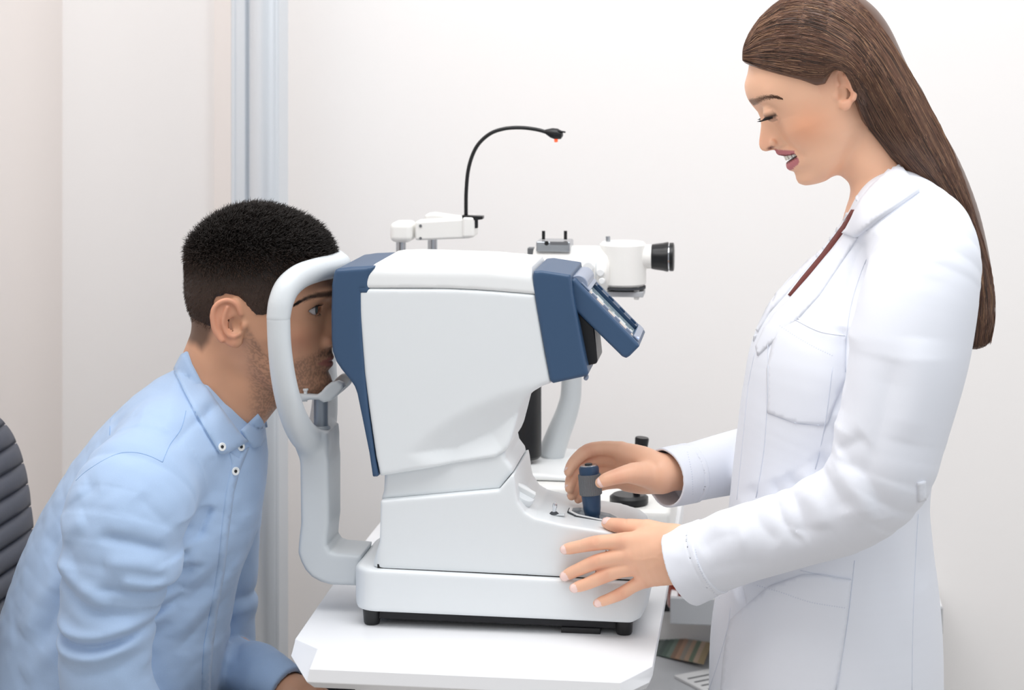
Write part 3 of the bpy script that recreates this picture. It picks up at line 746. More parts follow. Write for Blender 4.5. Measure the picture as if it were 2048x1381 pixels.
# joystick recess in the sloping deck
zdk = lambda x: np.interp(x, [Pb[8][0], Pb[9][0], Pb[10][0]], [Pb[8][1], Pb[9][1], Pb[10][1]])
jb = U3(1186, 1046, 0.0)
jxy = np.array([jb[0] + 0.002, -0.008]); 
def pbf(P, d):
    a = np.abs(P[:, 0] - jxy[0]) - 0.030; b = np.abs(P[:, 1] - jxy[1]) - 0.019
    o8 = np.maximum(np.maximum(a, b), (np.abs(P[:, 0] - jxy[0]) + np.abs(P[:, 1] - jxy[1]) - 0.041) * 0.7)
    hole = np.maximum(o8, -(P[:, 2] - (zdk(P[:, 0]) - 0.012)))
    # plan fillets on the upright corners
    r = 0.022; xr_ = Pb[13][0]; xl2 = Pb[16][0]
    ca = np.maximum(P[:, 0] - xr_, (xl2 - 0.004) - P[:, 0]) + r; cb_ = np.abs(P[:, 1]) - 0.080 + r
    rd = np.minimum(np.maximum(ca, cb_), 0) + np.hypot(np.maximum(ca, 0), np.maximum(cb_, 0)) - r
    return np.maximum(smax(d, rd, 0.003), -hole)
iso_prims('control_deck', [extrude(Pb, 0.080, 0.004)], 0.004, 0.0025, M['white'], rf, extra=pbf)
# lower base
YL = -0.090
LB = UP([(700, 1143), (712, 1139), (745, 1142), (1258, 1168), (1296, 1171), (1299, 1190), (1294, 1222), (1280, 1243), (1262, 1249), (1200, 1246), (711, 1224), (702, 1216), (700, 1206)], YL)
def lbf(P, d):
    r = 0.035
    ca = np.maximum(P[:, 0] - LB[:, 0].max(), LB[:, 0].min() - P[:, 0]) + r; cb_ = np.abs(P[:, 1]) - 0.090 + r
    rd = np.minimum(np.maximum(ca, cb_), 0) + np.hypot(np.maximum(ca, 0), np.maximum(cb_, 0)) - r
    return smax(d, rd, 0.006)
iso_prims('lower_base', [extrude(LB, 0.090, 0.005)], 0.004, 0.002, M['white'], rf, extra=lbf)
# dark gap plate between deck and base, dark underside, feet
Pg = UP([(754, 1130), (754, 1150), (1284, 1178), (1284, 1156)], YPB); prism('gap_plate', Pg, -0.078, 0.078, M['black'], rf)
Pu = UP([(742, 1222), (742, 1236), (1262, 1258), (1262, 1240)], -0.07); prism('underside_plate', Pu, -0.072, 0.072, M['blackm'], rf)
for (px, py) in ((744, 1240), (1248, 1270)):
    f_ = U3(px, py, -0.068)
    for y_ in (-0.068, 0.068):
        zb = ZT + 0.0005; zt2 = np.interp(f_[0], LB[[10, 8], 0], LB[[10, 8], 1]) + 0.004
        lathe('rubber_foot', [(0.0095, 0), (0.0105, 0.002), (0.0125, zt2 - zb)], (f_[0], y_, zb), (0, 0, 1), M['black'], rf, n=24)
bx_ = U3(1165, 1254, -0.05); box('underside_clip', (bx_[0], -0.065, bx_[2] + 0.002), (0.05, 0.02, 0.008), M['black'], rf, bevel=0.001)
# joystick: plate frame, well, cone, ribbed grip, cap and button
slope = math.atan2(Pb[10][1] - Pb[8][1], Pb[10][0] - Pb[8][0])
zj = float(zdk(jxy[0])) 
Rj = np.array([[math.cos(slope), 0, -math.sin(slope)], [0, 1, 0], [math.sin(slope), 0, math.cos(slope)]])
def oct8(a, b, c): return [(-a, -b + c), (-a + c, -b), (a - c, -b), (a, -b + c), (a, b - c), (a - c, b), (-a + c, b), (-a, b - c)]
def ring8(name, o, i, h0, h1, m):
    V = []; 
    for (q, hh) in ((o, h0), (o, h1), (i, h1), (i, h0)):
        for x_, y_ in q: V.append(np.array([jxy[0], jxy[1], zj]) + Rj @ np.array([x_, y_, hh]))
    F = []
    for k in range(4):
        for j in range(8): F.append((k * 8 + j, k * 8 + (j + 1) % 8, ((k + 1) % 4) * 8 + (j + 1) % 8, ((k + 1) % 4) * 8 + j))
    return mesh_py(name, V, F, m, rf, bevel=0.0004)
ring8('joystick_frame', oct8(0.033, 0.021, 0.012), oct8(0.029, 0.018, 0.010), -0.002, 0.0022, M['white2'])
ring8('frame_line', oct8(0.0345, 0.0225, 0.0125), oct8(0.033, 0.021, 0.012), -0.001, 0.0008, M['gap'])
wl = box('joystick_well', np.array([jxy[0], jxy[1], zj - 0.011]), (0.056, 0.034, 0.003), M['ltgrey'], rf, rot=Rj)
jt = U3(1177, 929, -0.004); jd = jt - np.array([jxy[0] - 0.001, jxy[1], zj - 0.010]); jL = np.linalg.norm(jd); jb0 = jt - jd; jd = jd / jL
jst = lathe('joystick', [(0.0085, 0), (0.0088, jL * 0.12), (0.0100, jL * .14), (0.0115, jL * .25), (0.0125, jL * .45), (0.0125, jL * .5)], jb0, jd, M['blue_dk'], rf, n=40)
lathe('joystick_grip', [(0.0135, 0), (0.0145, 0.001), (0.0145, jL * .35), (0.0135, jL * .352)], jb0 + jd * jL * .48, jd, M['rubber'], jst, n=144, flute=(0, 0.02, 2, (0.0005, 1)))
lathe('joystick_cap', [(0.0130, 0), (0.0132, jL * .10), (0.0120, jL * .135), (0.0112, jL * .14)], jb0 + jd * jL * .83, jd, M['blue_dk'], jst, n=40)
lathe('joystick_ring', [(0.0112, 0), (0.0110, 0.0012), (0.0078, 0.0014)], jb0 + jd * jL * .972, jd, M['metal'], jst, n=40)
lathe('joystick_button', [(0.0052, 0), (0.0050, 0.0022), (0.0035, 0.003)], jb0 + jd * jL * .98, jd, M['black'], jst, n=32)
JC = jb0 + jd * jL * .66
# small lever with its slot
lvp = U3(1109, 1041, -0.035); lz = float(np.interp(lvp[0], [Pb[7][0], Pb[8][0]], [Pb[7][1], Pb[8][1]]))
box('lever_slot', (lvp[0], -0.04, lz + 0.0004), (0.028, 0.010, 0.0016), M['ltgrey'], rf, bevel=0.0005)
lathe('lever_collar', [(0.0065, 0), (0.004, 0.0025)], (lvp[0], -0.04, lz + 0.0008), (0, 0, 1), M['gap'], rf, n=20)
lathe('lever', [(0.0025, 0), (0.0025, 0.006), (0.0032, 0.008), (0.0028, 0.012), (0.001, 0.013)], (lvp[0], -0.04, lz + 0.002), (0.1, 0, 1), M['chrome'], rf, n=20)
# round lock knob with a grip bar on the neck slope
kb = U3(1046, 989, -0.045); kd = np.array([0.55, -0.30, 0.78]); kd /= np.linalg.norm(kd)
dial = lathe('lock_dial', [(0.0165, -0.012), (0.0170, 0.001), (0.0155, 0.0035), (0.011, 0.0038)], kb, kd, M['white'], rf, n=36)
Rk = frame_of(kd)
box('dial_grip', kb + kd * 0.006, (0.007, 0.028, 0.009), M['white2'], dial, rot=Rk @ np.array([[0.8, -0.6, 0], [0.6, 0.8, 0], [0, 0, 1]]), bevel=0.0015)

# chin rest column and head hoop
def PC(px, py, Y=-0.040): return (px, py)
COL = [(590, 870), (597, 895), (599, 935), (600.5, 1048), (596, 1090), (595, 1108), (601, 1126), (610, 1143), (622, 1156), (640, 1166), (660, 1172), (712, 1174), (722, 1112), (700, 1110), (672, 1108), (660, 1104), (653, 1093), (654, 1075), (657, 1050), (657, 930), (653, 895), (651, 870)]
YK = -0.038
Pk = UP(COL, YK)
colp = extrude(Pk, 0.038, 0.006)
hb_ = []
hp = [(622, 884, -0.028, .0200), (604, 866, -0.062, .0185), (588, 836, -0.088, .0172), (575, 795, -0.105, .0163), (565, 745, -0.114, .0156), (559, 690, -0.118, .0150), (557, 640, -0.118, .0150)]
hq = [(557, 634, -0.118, .0152), (562, 604, -0.114, .0160), (575, 575, -0.103, .0165), (600, 553, -0.082, .0162), (632, 541, -0.055, .0158), (657, 535, -0.025, .0158)]
def half(hl, sgn):
    pts = []; rd_ = []
    for px, py, y, r in hl:
        p = U3(px, py, y); p[1] *= sgn; pts.append(p); rd_.append(r)
    return pts, rd_
pr = [colp]
for s_ in (1, -1):
    a_, r_ = half(hp, s_); pr.append(limb(a_, r_, 5))
iso_prims('chinrest_frame', pr, 0.012, 0.002, M['ltgrey'], rf)
a_, r_ = half(hq, 1); b_, rb = half(hq, -1)
xm = a_[-1][0] + 0.008; mid = np.array([xm, 0, a_[-1][2] + 0.001])
iso_prims('forehead_band', [limb(a_ + [mid] + b_[::-1], r_ + [0.0158] + rb[::-1], 5)], 0.004, 0.002, M['ltgrey'], rf)
M['postgrey'] = mat('satin_grey_metal', '#a4acb5', 0.42, 0.35)
# chin cup on its post
zc0 = U3(640, 800, 0)[2]
prm = []
cx_ = U3(641, 790, 0)[0]
cupP = UP([(596, 784), (612, 787), (636, 788), (645, 782), (652, 773), (663, 764), (676, 762), (686, 768), (688, 776), (680, 787), (664, 801), (650, 804), (640, 798), (622, 798), (602, 804), (597, 797)], -0.03)
def cupf(P, d):
    xs0, xs1 = cupP[:, 0].min(), cupP[:, 0].max(); t_ = (P[:, 0] - xs0) / (xs1 - xs0)
    scoop = np.sqrt(((P[:, 1]) / 0.026) ** 2 + ((P[:, 0] - (xs0 + 0.030)) / 0.034) ** 2) - 1   # hollow that takes the chin
    hol = np.maximum(scoop * 0.026, -(P[:, 2] - (U3(640, 791, -0.03)[2])))
    return smax(d, -hol, 0.006)
iso_prims('chin_cup', [extrude(cupP, lambda x, z: 0.040 - 0.006 * sstep(x, cupP[:, 0].min() + 0.03, cupP[:, 0].max()), 0.004)], 0.004, 0.0016, M['ltgrey'], rf, extra=cupf)
pb_ = U3(642, 857, 0); ptp = U3(642, 800, 0)
lathe('chin_post', [(0.0095, 0), (0.0095, ptp[2] - pb_[2] + 0.004)], (pb_[0], 0, pb_[2]), (0, 0, 1), M['postgrey'], rf, n=32)
lathe('post_collar', [(0.013, -0.004), (0.0125, 0.002), (0.011, 0.004)], (pb_[0], 0, pb_[2]), (0, 0, 1), M['ltgrey'], rf, n=32)
for y_ in (-0.034, 0.034):
    q_ = U3(611, 781, -0.034); lathe('paper_pin', [(0.0025, -0.014), (0.0025, 0.0), (0.0038, 0.001), (0.0038, 0.003), (0.003, 0.0035)], (q_[0], y_, q_[2] - 0.001), (0, 0, 1), M['white2'], rf, n=16)
log('machine')
# ================================================================== people: shared tools
from mathutils.geometry import delaunay_2d_cdt
from mathutils import noise as mnoise
def skinmat(name, rough=0.48):
    return mat(name, '#d9a98c', rough, attr='Col', sss=0.12, bump=(700, 0.10, 0.0004), spec=0.4)
M['skin_m'] = skinmat('skin_man', 0.5); M['skin_w'] = skinmat('skin_woman', 0.42)
M['nail'] = mat('fingernail_pink', '#f7d6cd', 0.18, coat=0.5)
M['eye'] = mat('eyeball', '#e9e6e2', 0.08, attr='Col', coat=0.6)
M['tooth'] = mat('tooth_enamel', '#f1ece0', 0.2, coat=0.4)
M['coat'] = mat('lab_coat_cotton', '#e7eaf2', 0.8, bump=(900, 0.10, 0.0005), sheen=0.15)
M['coatseam'] = mat('lab_coat_seam', '#d8dde9', 0.85)
M['shirt'] = mat('oxford_blue_cotton', '#a9c2e2', 0.8, var=(1100, 0.07), bump=(1000, 0.18, 0.0005), sheen=0.2)
M['shirtseam'] = mat('shirt_stitching', '#8fafd8', 0.85)
M['trouser'] = mat('black_trouser_cloth', '#191a20', 0.85, bump=(800, 0.1, 0.0005))
M['shoe'] = mat('black_shoe_leather', '#121212', 0.35)
M['top'] = mat('dark_red_top', '#6e3530', 0.8)
M['hair_m'] = mat('hair_near_black', '#241c18', 0.5, attr='Col', spec=0.3)
M['hair_w'] = mat('hair_brown', '#66493a', 0.36, attr='Col', spec=0.5)
M['button'] = mat('shirt_button', '#eef0f0', 0.3)

def patch(name, bvh, poly, thick, m, parent, step=7.0, rnd=True, sub=1):
    """a cloth panel cut to an outline, lying on a surface with its own thickness"""
    P = np.array(poly, float)
    B = []
    for i in range(len(P)):
        a, b = P[i], P[(i + 1) % len(P)]; k = max(1, int(np.linalg.norm(b - a) / step))
        for j in range(k): B.append(a + (b - a) * j / k)
    B = np.array(B); nB = len(B)
    xs = np.arange(B[:, 0].min(), B[:, 0].max(), step); ys = np.arange(B[:, 1].min(), B[:, 1].max(), step)
    G = np.array([(x + (step / 2 if k % 2 else 0), y) for k, y in enumerate(ys) for x in xs])
    sd = poly_sd(G[:, 0], -G[:, 1], np.column_stack([B[:, 0], -B[:, 1]])); G = G[sd < -step * 0.6]; sdi = sd[sd < -step * 0.6]
    pts = [Vector(p) for p in B] + [Vector(p) for p in G]
    v2, _, f2, ov, _, _ = delaunay_2d_cdt(pts, [(i, (i + 1) % nB) for i in range(nB)], [], 1, 1e-4)
    sdist = np.concatenate([np.zeros(nB), sdi])
    top = []; base = []; ok = []; 
    for i, p in enumerate(v2):
        o_, d = ray(p[0], p[1]); h_ = bvh.ray_cast(Vector(o_), Vector(d))
        if h_[0] is None: ok.append(False); top.append(None); base.append(None); continue
        nrm_ = np.array(h_[1]); nrm_ = nrm_ if nrm_ @ d < 0 else -nrm_
        s_ = -sdist[ov[i][0]] if ov[i] else 0.0
        t_ = thick * (0.75 + 0.25 * min(1, s_ / 8.0))
        nn_ = nrm_ * 0.7 - d * 0.3; nn_ /= np.linalg.norm(nn_)
        top.append(np.array(h_[0]) + nn_ * t_); base.append(np.array(h_[0]) - nrm_ * 0.002); ok.append(True)
    idx = {}; V = []
    for i in range(len(v2)):
        if ok[i]: idx[i] = len(V); V.append(top[i])
    F = [tuple(idx[k] for k in f) for f in f2 if all(ok[k] for k in f)]
    V_np = np.array(V)
    # drop faces that jump across a depth break
    F = [f for f in F if max(np.linalg.norm(V_np[f[a]] - V_np[f[(a + 1) % len(f)]]) for a in range(len(f))) < 0.045]
    cnt = {}
    for f in F:
        for a in range(len(f)):
            e = (f[a], f[(a + 1) % len(f)]); cnt[tuple(sorted(e))] = cnt.get(tuple(sorted(e)), []) + [e]
    inv = {v: k for k, v in idx.items()}; low = {}
    for k, es in cnt.items():
        if len(es) == 1:
            a, b = es[0]
            for q in (a, b):
                if q not in low: low[q] = len(V); V.append(base[inv[q]])
            F.append((b, a, low[a], low[b]))
    return mesh_py(name, V, F, m, parent, True)
def seam(name, bvh, pl, r, m, parent, lift=0.0, sub=6):
    Q = lay(bvh, pl, sub=sub, lift=lift)
    if len(Q) > 3:                             # keep the longest run without a jump in depth
        st = np.linalg.norm(np.diff(Q, axis=0), axis=1); br = np.where((st > .02) & (st > 3 * np.median(st)))[0]
        runs = np.split(np.arange(len(Q)), br + 1); Q = Q[max(runs, key=len)]
    return tube(name, Q, r, m, parent, sub=1, n=5) if len(Q) > 2 else None
def stitches(name, bvh, pl, m, parent, every=5.0, r=0.0011):
    P = crom(np.array(pl, float), 8); L = np.concatenate([[0], np.cumsum(np.linalg.norm(np.diff(P, axis=0), axis=1))])
    V = []; F = []
    for s_ in np.arange(0, L[-1], every):
        q = [np.interp(s_, L, P[:, 0]), np.interp(s_, L, P[:, 1])]; o_, d = ray(*q); h_ = bvh.ray_cast(Vector(o_), Vector(d))
        if h_[0] is None: continue
        c = np.array(h_[0]); n_ = np.array(h_[1]); k = len(V); t = np.cross(n_, [0, 0, 1.0]); t /= np.linalg.norm(t) + 1e-9; b = np.cross(n_, t)
        V += [c + t * r, c + b * r, c - t * r, c - b * r, c + n_ * r * 0.5]
        F += [(k, k + 1, k + 4), (k + 1, k + 2, k + 4), (k + 2, k + 3, k + 4), (k + 3, k, k + 4)]
    o = mesh_py(name, V, F, m, parent, True); o['kind'] = 'stuff'; return o

def head_sdf(H):
    """H: dict with origin, forward, up (3D), tables; returns f(P) for the head without ears"""
    O, Fw, Up = H['O'], H['F'], H['U']
    tv = H['tab'][:, 0]; tf = H['tab'][:, 1]; tw = H['tab'][:, 2]; tn = H['tab'][:, 3]; tb = H['tab'][:, 4]; tc = H['tab'][:, 5]
    pv, pu = H['prof']; ev, es, eu = H['eye']
    bw_v, bw = H['bumpw']
    def loc(P):
        q = P - O; return q @ Fw, np.abs(P[:, 1]), q @ Up
    def f(P):
        u, s, v = loc(P)
        # facial slices
        fb = np.interp(v, tv, tf); W = np.interp(v, tv, tw); n = np.interp(v, tv, tn); bk = np.interp(v, tv, tb); uc = np.interp(v, tv, tc)
        front = u > uc
        A = np.where(front, fb - uc, uc - bk); n = np.where(front, n, 2.0)
        a = np.abs(u - uc) / A + 1e-6; b = s / W + 1e-6
        r = (a ** n + b ** n) ** (1 / n)
        g = np.hypot((a / r) ** (n - 1) / A, (b / r) ** (n - 1) / W)
        d = (r - 1) / g
        # midline relief: nose, lips, chin
        P_ = np.interp(v, pv, pu); bump = np.maximum(0, P_ - fb + 0.0005) * (1 - sstep(v, H['btop'] - .018, H['btop'])); wd = np.interp(v, bw_v, bw)
        fr = fb - (fb - uc) * np.minimum(1, b) ** n / np.maximum(n, 1)
        near = (u > uc) & (s < 0.05)
        gs = np.exp(-(s / wd) ** 2.2)
        d = np.where(near, d - bump * gs * 0.97, d)
        d = smax(d, v - H['ftop'], 0.03); d = smax(d, H['fbot'] - v, 0.014)
        # cranium
        c, cr = H['cran']
        q = np.stack([(u - c[0]) / cr[0], s / cr[1], (v - c[1]) / cr[2]], 1)
        k0 = np.linalg.norm(q, axis=1); k1 = np.linalg.norm(q / np.array(cr), axis=1) + 1e-9
        d = smin(d, k0 * (k0 - 1) / k1, 0.018)
        # nostril wings, sockets, brow, cheekbone
        nv, ns, nu = H['wing']
        d = smin(d, np.sqrt((u - nu) ** 2 + ((s - ns) * 1.1) ** 2 + ((v - nv) * 1.05) ** 2) - H['wr'], 0.006)
        nh = np.sqrt(((u - nu - 0.004) / 1.6) ** 2 + ((s - ns + 0.005)) ** 2 + ((v - nv + H['wr'] * 0.95)) ** 2) - 0.0030
        d = smax(d, -nh, 0.002)
        ff = sstep(u, 0.02, 0.06)
        d = d + H['sock'] * np.exp(-((s - es * 0.95) / 0.017) ** 2 - ((v - ev) / 0.0125) ** 2) * ff
        d = d - H['brow'] * np.exp(-((v - ev - 0.021) / 0.008) ** 2 - ((s - 0.030) / 0.024) ** 2) * ff
        d = d - H['cheek'][2] * np.exp(-((u - H['cheek'][0]) / 0.026) ** 2 - ((v - H['cheek'][1]) / 0.018) ** 2) * sstep(s, 0.02, 0.045)
        for (cu, cv, amp, wu, wv) in H.get('side', []):
            d = d + amp * np.exp(-((u - cu) / wu) ** 2 - ((v - cv) / wv) ** 2) * sstep(s, 0.012, 0.03)
        if 'groove' in H:
            d = d + H['groove'](u, v) * sstep(s, 0.008, 0.018) * (u > 0.0)
        # lids over the eyeball, then the opening
        q0 = u - eu; q1 = s - es; q2 = v - ev
        R = np.sqrt(q0 ** 2 + q1 ** 2 + q2 ** 2)
        d = smin(d, R - 0.0140, 0.004)
        phi = np.arctan2(q1, q0); c0, ph, hh = H['slit']
        op = hh * np.clip(1 - ((phi - 0.20) / ph) ** 2, 0, 1) ** 0.8
        car = np.maximum(np.abs(q2 - c0) - op, R - 0.018)
        d = np.where(q0 > -0.004, smax(d, -car - 0.0, 0.0008), d)
        # lid crease
        d = d + H['crease'] * np.exp(-((q2 - H['creasev']) / 0.0012) ** 2) * np.exp(-(R / 0.018) ** 4) * (q0 > 0)
        if 'mouth' in H:
            d = np.where((s < 0.034), smax(d, -np.maximum(H['mouth'](u, v), s - 0.0255), 0.0012), d)
        return d
    H['loc'] = loc; H['f'] = f
    return lambda P: f(P) * (1 - 0.42 * sstep(loc(P)[0], .045, .075))
def head_frame(px, py, Yo, tilt, side):
    O = U3(px, py, Yo); O[1] = 0
    F = np.array([side * math.cos(tilt), 0, -math.sin(tilt)]); Up = np.array([side * math.sin(tilt), 0, math.cos(tilt)])
    return O, F, Up
def tolocal(H, pts, Y):
    out = []
    for p in pts:
        q = U3(p[0], p[1], Y) - H['O']; out.append((q @ H['F'], q @ H['U']))
    return np.array(out)
def world(H, u, y, v): 
    w_ = H['O'] + H['F'] * u + H['U'] * v; return np.array([w_[0], y, w_[2]])
def ear_prims(H, outline, helix, anti, canal, Y0, flare, tragus, lobe):
    """near and far ear from outlines in the photograph"""
    Po = UP(outline, Y0); g = Grid2(lambda x, z: poly_sd(x, z, Po), Po[:, 0].min() - .02, Po[:, 0].max() + .02, Po[:, 1].min() - .02, Po[:, 1].max() + .02, 0.0006)
    cn = U3(*canal, Y0); dirx = -np.sign(H['F'][0])
    def ypl(x, z): return abs(Y0) - 0.002 + flare * np.clip((x - cn[0]) * dirx + 0.006, -0.01, 0.05)
    def f(P):
        s = np.abs(P[:, 1]); a = g(P[:, 0], P[:, 2]) + 0.0018; b = np.abs(s - ypl(P[:, 0], P[:, 2])) - 0.0022 + 0.0018
        d = np.minimum(np.maximum(a, b), 0) + np.hypot(np.maximum(a, 0), np.maximum(b, 0)) - 0.0018
        # connecting root
        root = np.sqrt(((P[:, 0] - cn[0] - dirx * 0.004) / 1.0) ** 2 + ((P[:, 2] - cn[2]) * 0.62) ** 2 + ((s - abs(Y0) + 0.012) * 1.0) ** 2) - 0.0125
        d = smin(d, root, 0.006)
        for pl, rad, lift in ((helix, 0.0033, 0.0036), (anti, 0.0028, 0.0030)):
            L_ = UP(pl, Y0); L_ = crom(L_, 4)
            dd, _ = line_d(P[:, 0], P[:, 2], L_)
            t = np.hypot(dd, s - ypl(P[:, 0], P[:, 2]) - lift) - rad
            d = smin(d, t, 0.0022)
        c2 = np.sqrt(((P[:, 0] - cn[0] - dirx * 0.005) / 1.15) ** 2 + ((P[:, 2] - cn[2] - 0.001) / 1.25) ** 2 + ((s - ypl(P[:, 0], P[:, 2]) - 0.005) / 1.0) ** 2) - 0.0088
        d = smax(d, -c2, 0.003)
        tr = U3(*tragus, Y0); d = smin(d, np.sqrt((P[:, 0] - tr[0]) ** 2 + ((P[:, 2] - tr[2]) * 0.7) ** 2 + (s - abs(Y0) - 0.000) ** 2) - 0.0042, 0.003)
        c3 = np.sqrt((P[:, 0] - cn[0]) ** 2 + ((P[:, 2] - cn[2]) * 0.8) ** 2 + ((s - abs(Y0) + 0.002) * 0.5) ** 2) - 0.0026
        d = smax(d, -c3, 0.0012)
        lb = U3(*lobe, Y0); d = smin(d, np.sqrt((P[:, 0] - lb[0]) ** 2 + (P[:, 2] - lb[2]) ** 2 + ((s - ypl(P[:, 0], P[:, 2])) * 1.5) ** 2) - 0.0062, 0.004)
        return d
    lo = Po.min(0) - 0.01; hi = Po.max(0) + 0.01
    return Prim(f, (lo[0], -0.12, lo[1]), (hi[0], 0.12, hi[1]), 0.004)
def finger(pts, k=0.0035):
    """pts: (px, py, Y, r)"""
    return limb([U3(p[0], p[1], p[2]) for p in pts], [p[3] for p in pts], 3, k=k)
def nail(parent, tip, dip, out, r, m, L=0.0125, W=None):
    """small curved plate on the back of a fingertip"""
    tip, dip, out = map(np.array, (tip, dip, out)); d = tip - dip; d /= np.linalg.norm(d); out = out - d * (out @ d); out /= np.linalg.norm(out); sd = np.cross(d, out)
    W = W or r * 0.82; V = []; F = []; nu, nv = 8, 7
    for lay_ in (0, 1):
        for i in range(nu):
            a = -1 + 2 * i / (nu - 1)
            for j in range(nv):
                b = -1 + 2 * j / (nv - 1)
                w_ = W * math.sqrt(max(0.0, 1 - abs(a) ** 3.5)) + 0.0004; x = b * w_
                hgt = math.sqrt(max(0.0, (r * 1.0) ** 2 - x * x)) - 0.0006 * (1 if lay_ else 0) + 0.0005
                V.append(tip + d * (a * L / 2 - 0.0040 + r * 0.15) + out * (0.0002 + hgt - (0.0009 * (a > 0.6)) ) + sd * x)
    N = nu * nv
    for i in range(nu - 1):
        for j in range(nv - 1):
            q = (i * nv + j, i * nv + j + 1, (i + 1) * nv + j + 1, (i + 1) * nv + j); F.append(q); F.append(tuple(N + k for k in q[::-1]))
    rim = [j for j in range(nv)] + [i * nv + nv - 1 for i in range(1, nu)] + [(nu - 1) * nv + j for j in range(nv - 2, -1, -1)] + [i * nv for i in range(nu - 2, 0, -1)]
    for k in range(len(rim)):
        a, b = rim[k], rim[(k + 1) % len(rim)]; F.append((b, a, a + N, b + N))
    return mesh_py('fingernail', V, F, m, parent, True)
def eyeball(parent, c, r, gaze, iris_col):
    n, m_ = 48, 32; g = np.array(gaze, float); g /= np.linalg.norm(g); R = frame_of(g); V = []; F = []; Cc = []
    for j in range(m_ + 1):
        th = math.pi * j / m_
        for i in range(n):
            ph = 2 * math.pi * i / n
            rr = r * (1 + 0.045 * math.exp(-(th / 0.42) ** 4)); V.append(np.array(c) + R @ (rr * np.array([math.sin(th) * math.cos(ph), math.sin(th) * math.sin(ph), math.cos(th)])))
            Cc.append((0.01, 0.01, 0.01) if th < 0.19 else (tuple(x * (0.55 + 0.5 * (0.5 + 0.5 * math.sin(ph * 17))) for x in iris_col) if th < 0.46 else ((0.05, 0.04, 0.04) if th < 0.52 else (0.74, 0.70, 0.68))))
    for j in range(m_):
        for i in range(n): F.append((j * n + i, j * n + (i + 1) % n, (j + 1) * n + (i + 1) % n, (j + 1) * n + i))
    return mesh_np('eyeball', V, np.array(F), M['eye'], parent, True, np.array(Cc))
def strands(name, roots, tips, mids, rad, cols, m, parent, seg=3):
    """many thin tapering hairs, each a 3-sided cone bent through its mid point"""
    n = len(roots); roots, tips, mids = map(lambda a: np.asarray(a, float), (roots, tips, mids)); rad = np.broadcast_to(rad, (n,))
    t = tips - roots; t /= np.linalg.norm(t, axis=1)[:, None] + 1e-9
    a = np.cross(t, [0.31, 0.77, 0.55]); a /= np.linalg.norm(a, axis=1)[:, None]; b = np.cross(t, a)
    ring = []
    for c, k in ((roots, 1.0), (mids, 0.8)):
        for q in range(3):
            an = 2 * math.pi * q / 3; ring.append(c + (a * math.cos(an) + b * math.sin(an)) * (rad * k)[:, None])
    V = np.stack(ring + [tips], 1).reshape(-1, 3)
    base = (np.arange(n) * 7)[:, None]; T = []
    for q in range(3):
        q2 = (q + 1) % 3; T += [[q, q2, 3 + q2], [q, 3 + q2, 3 + q], [3 + q, 3 + q2, 6]]
    Q = (base[:, :, None] + np.array(T)[None]).reshape(-1, 3)
    o = mesh_np(name, V, Q, m, parent, False, np.repeat(cols, 7, axis=0)); o['kind'] = 'stuff'; return o
def ribbons(name, paths, rads, cols, m, parent):
    """long hairs: 3-sided tubes through equally long point lists"""
    paths = np.asarray(paths); n, k, _ = paths.shape
    t = np.gradient(paths, axis=1); t /= np.linalg.norm(t, axis=2)[..., None] + 1e-9
    a = np.cross(t, [0, 1.0, 0.05]); a /= np.linalg.norm(a, axis=2)[..., None] + 1e-9; b = np.cross(t, a)
    tp = np.minimum(1, np.minimum(np.linspace(0, 1, k) * 12 + 0.3, (1 - np.linspace(0, 1, k)) * 8 + 0.15)); R = rads[:, None] * tp[None]
    V = np.stack([paths + (a * math.cos(2 * math.pi * q / 3) + b * math.sin(2 * math.pi * q / 3)) * R[..., None] for q in range(3)], 2).reshape(-1, 3)
    I = np.arange(n)[:, None, None] * k * 3; J = np.arange(k - 1)[None, :, None] * 3
    Q = []
    for q in range(3):
        q2 = (q + 1) % 3; Q.append(np.stack([I + J + q, I + J + q2, I + J + 3 + q2, I + J + 3 + q], -1).reshape(-1, 4))
    o = mesh_np(name, V, np.concatenate(Q), m, parent, True, np.repeat(cols, k * 3, axis=0)); o['kind'] = 'stuff'; return o
def vnoise(P, sc_):
    """cheap smooth pseudo-noise, -1..1"""
    x, y, z = (P * sc_).T
    return (np.sin(x * 1.7 + 1.3 * np.sin(y * 1.1 + z)) + np.sin(y * 2.1 + 1.7 * np.sin(z * 1.3 + x * 0.7)) + np.sin(z * 1.9 + 1.1 * np.sin(x * 1.5 - y))) / 3
# ================================================================== the seated man
manroot = U3(170, 1480, 0)
man = empty('person', (manroot[0], 0, 0.5), 'seated person in a light blue button-down shirt with chin on the chin rest', 'person')
H = {}
H['O'], H['F'], H['U'] = head_frame(484, 649, -0.072, 0.0, 1)
H['tab'] = np.array([  # v, front, halfwidth, exponent, back, centre
    [-.115, .070, .020, 1.9, .050, .062], [-.103, .082, .030, 1.9, .055, .068], [-.095, .088, .037, 2.0, .040, .060], [-.085, .092, .046, 2.0, .018, .045], [-.07, .092, .054, 2.0, -.008, .028],
    [-.055, .093, .060, 2.1, -.025, .015], [-.04, .093, .065, 2.2, -.03, .01], [-.02, .095, .070, 2.3, -.03, .01], [0, .097, .072, 2.4, -.03, .01], [.015, .101, .072, 2.6, -.03, .01],
    [.03, .107, .071, 2.7, -.03, .01], [.06, .1025, .068, 2.4, -.03, .01], [.09, .083, .060, 2.1, -.03, .01], [.12, .060, .045, 2.0, -.03, .01]])
pv = np.array([-.104, -.100, -.092, -.085, -.078, -.071, -.0635, -.0600, -.0575, -.0550, -.052, -.0465, -.040, -.0335, -.028, -.0235, -.012, 0, .015, .03, .06])
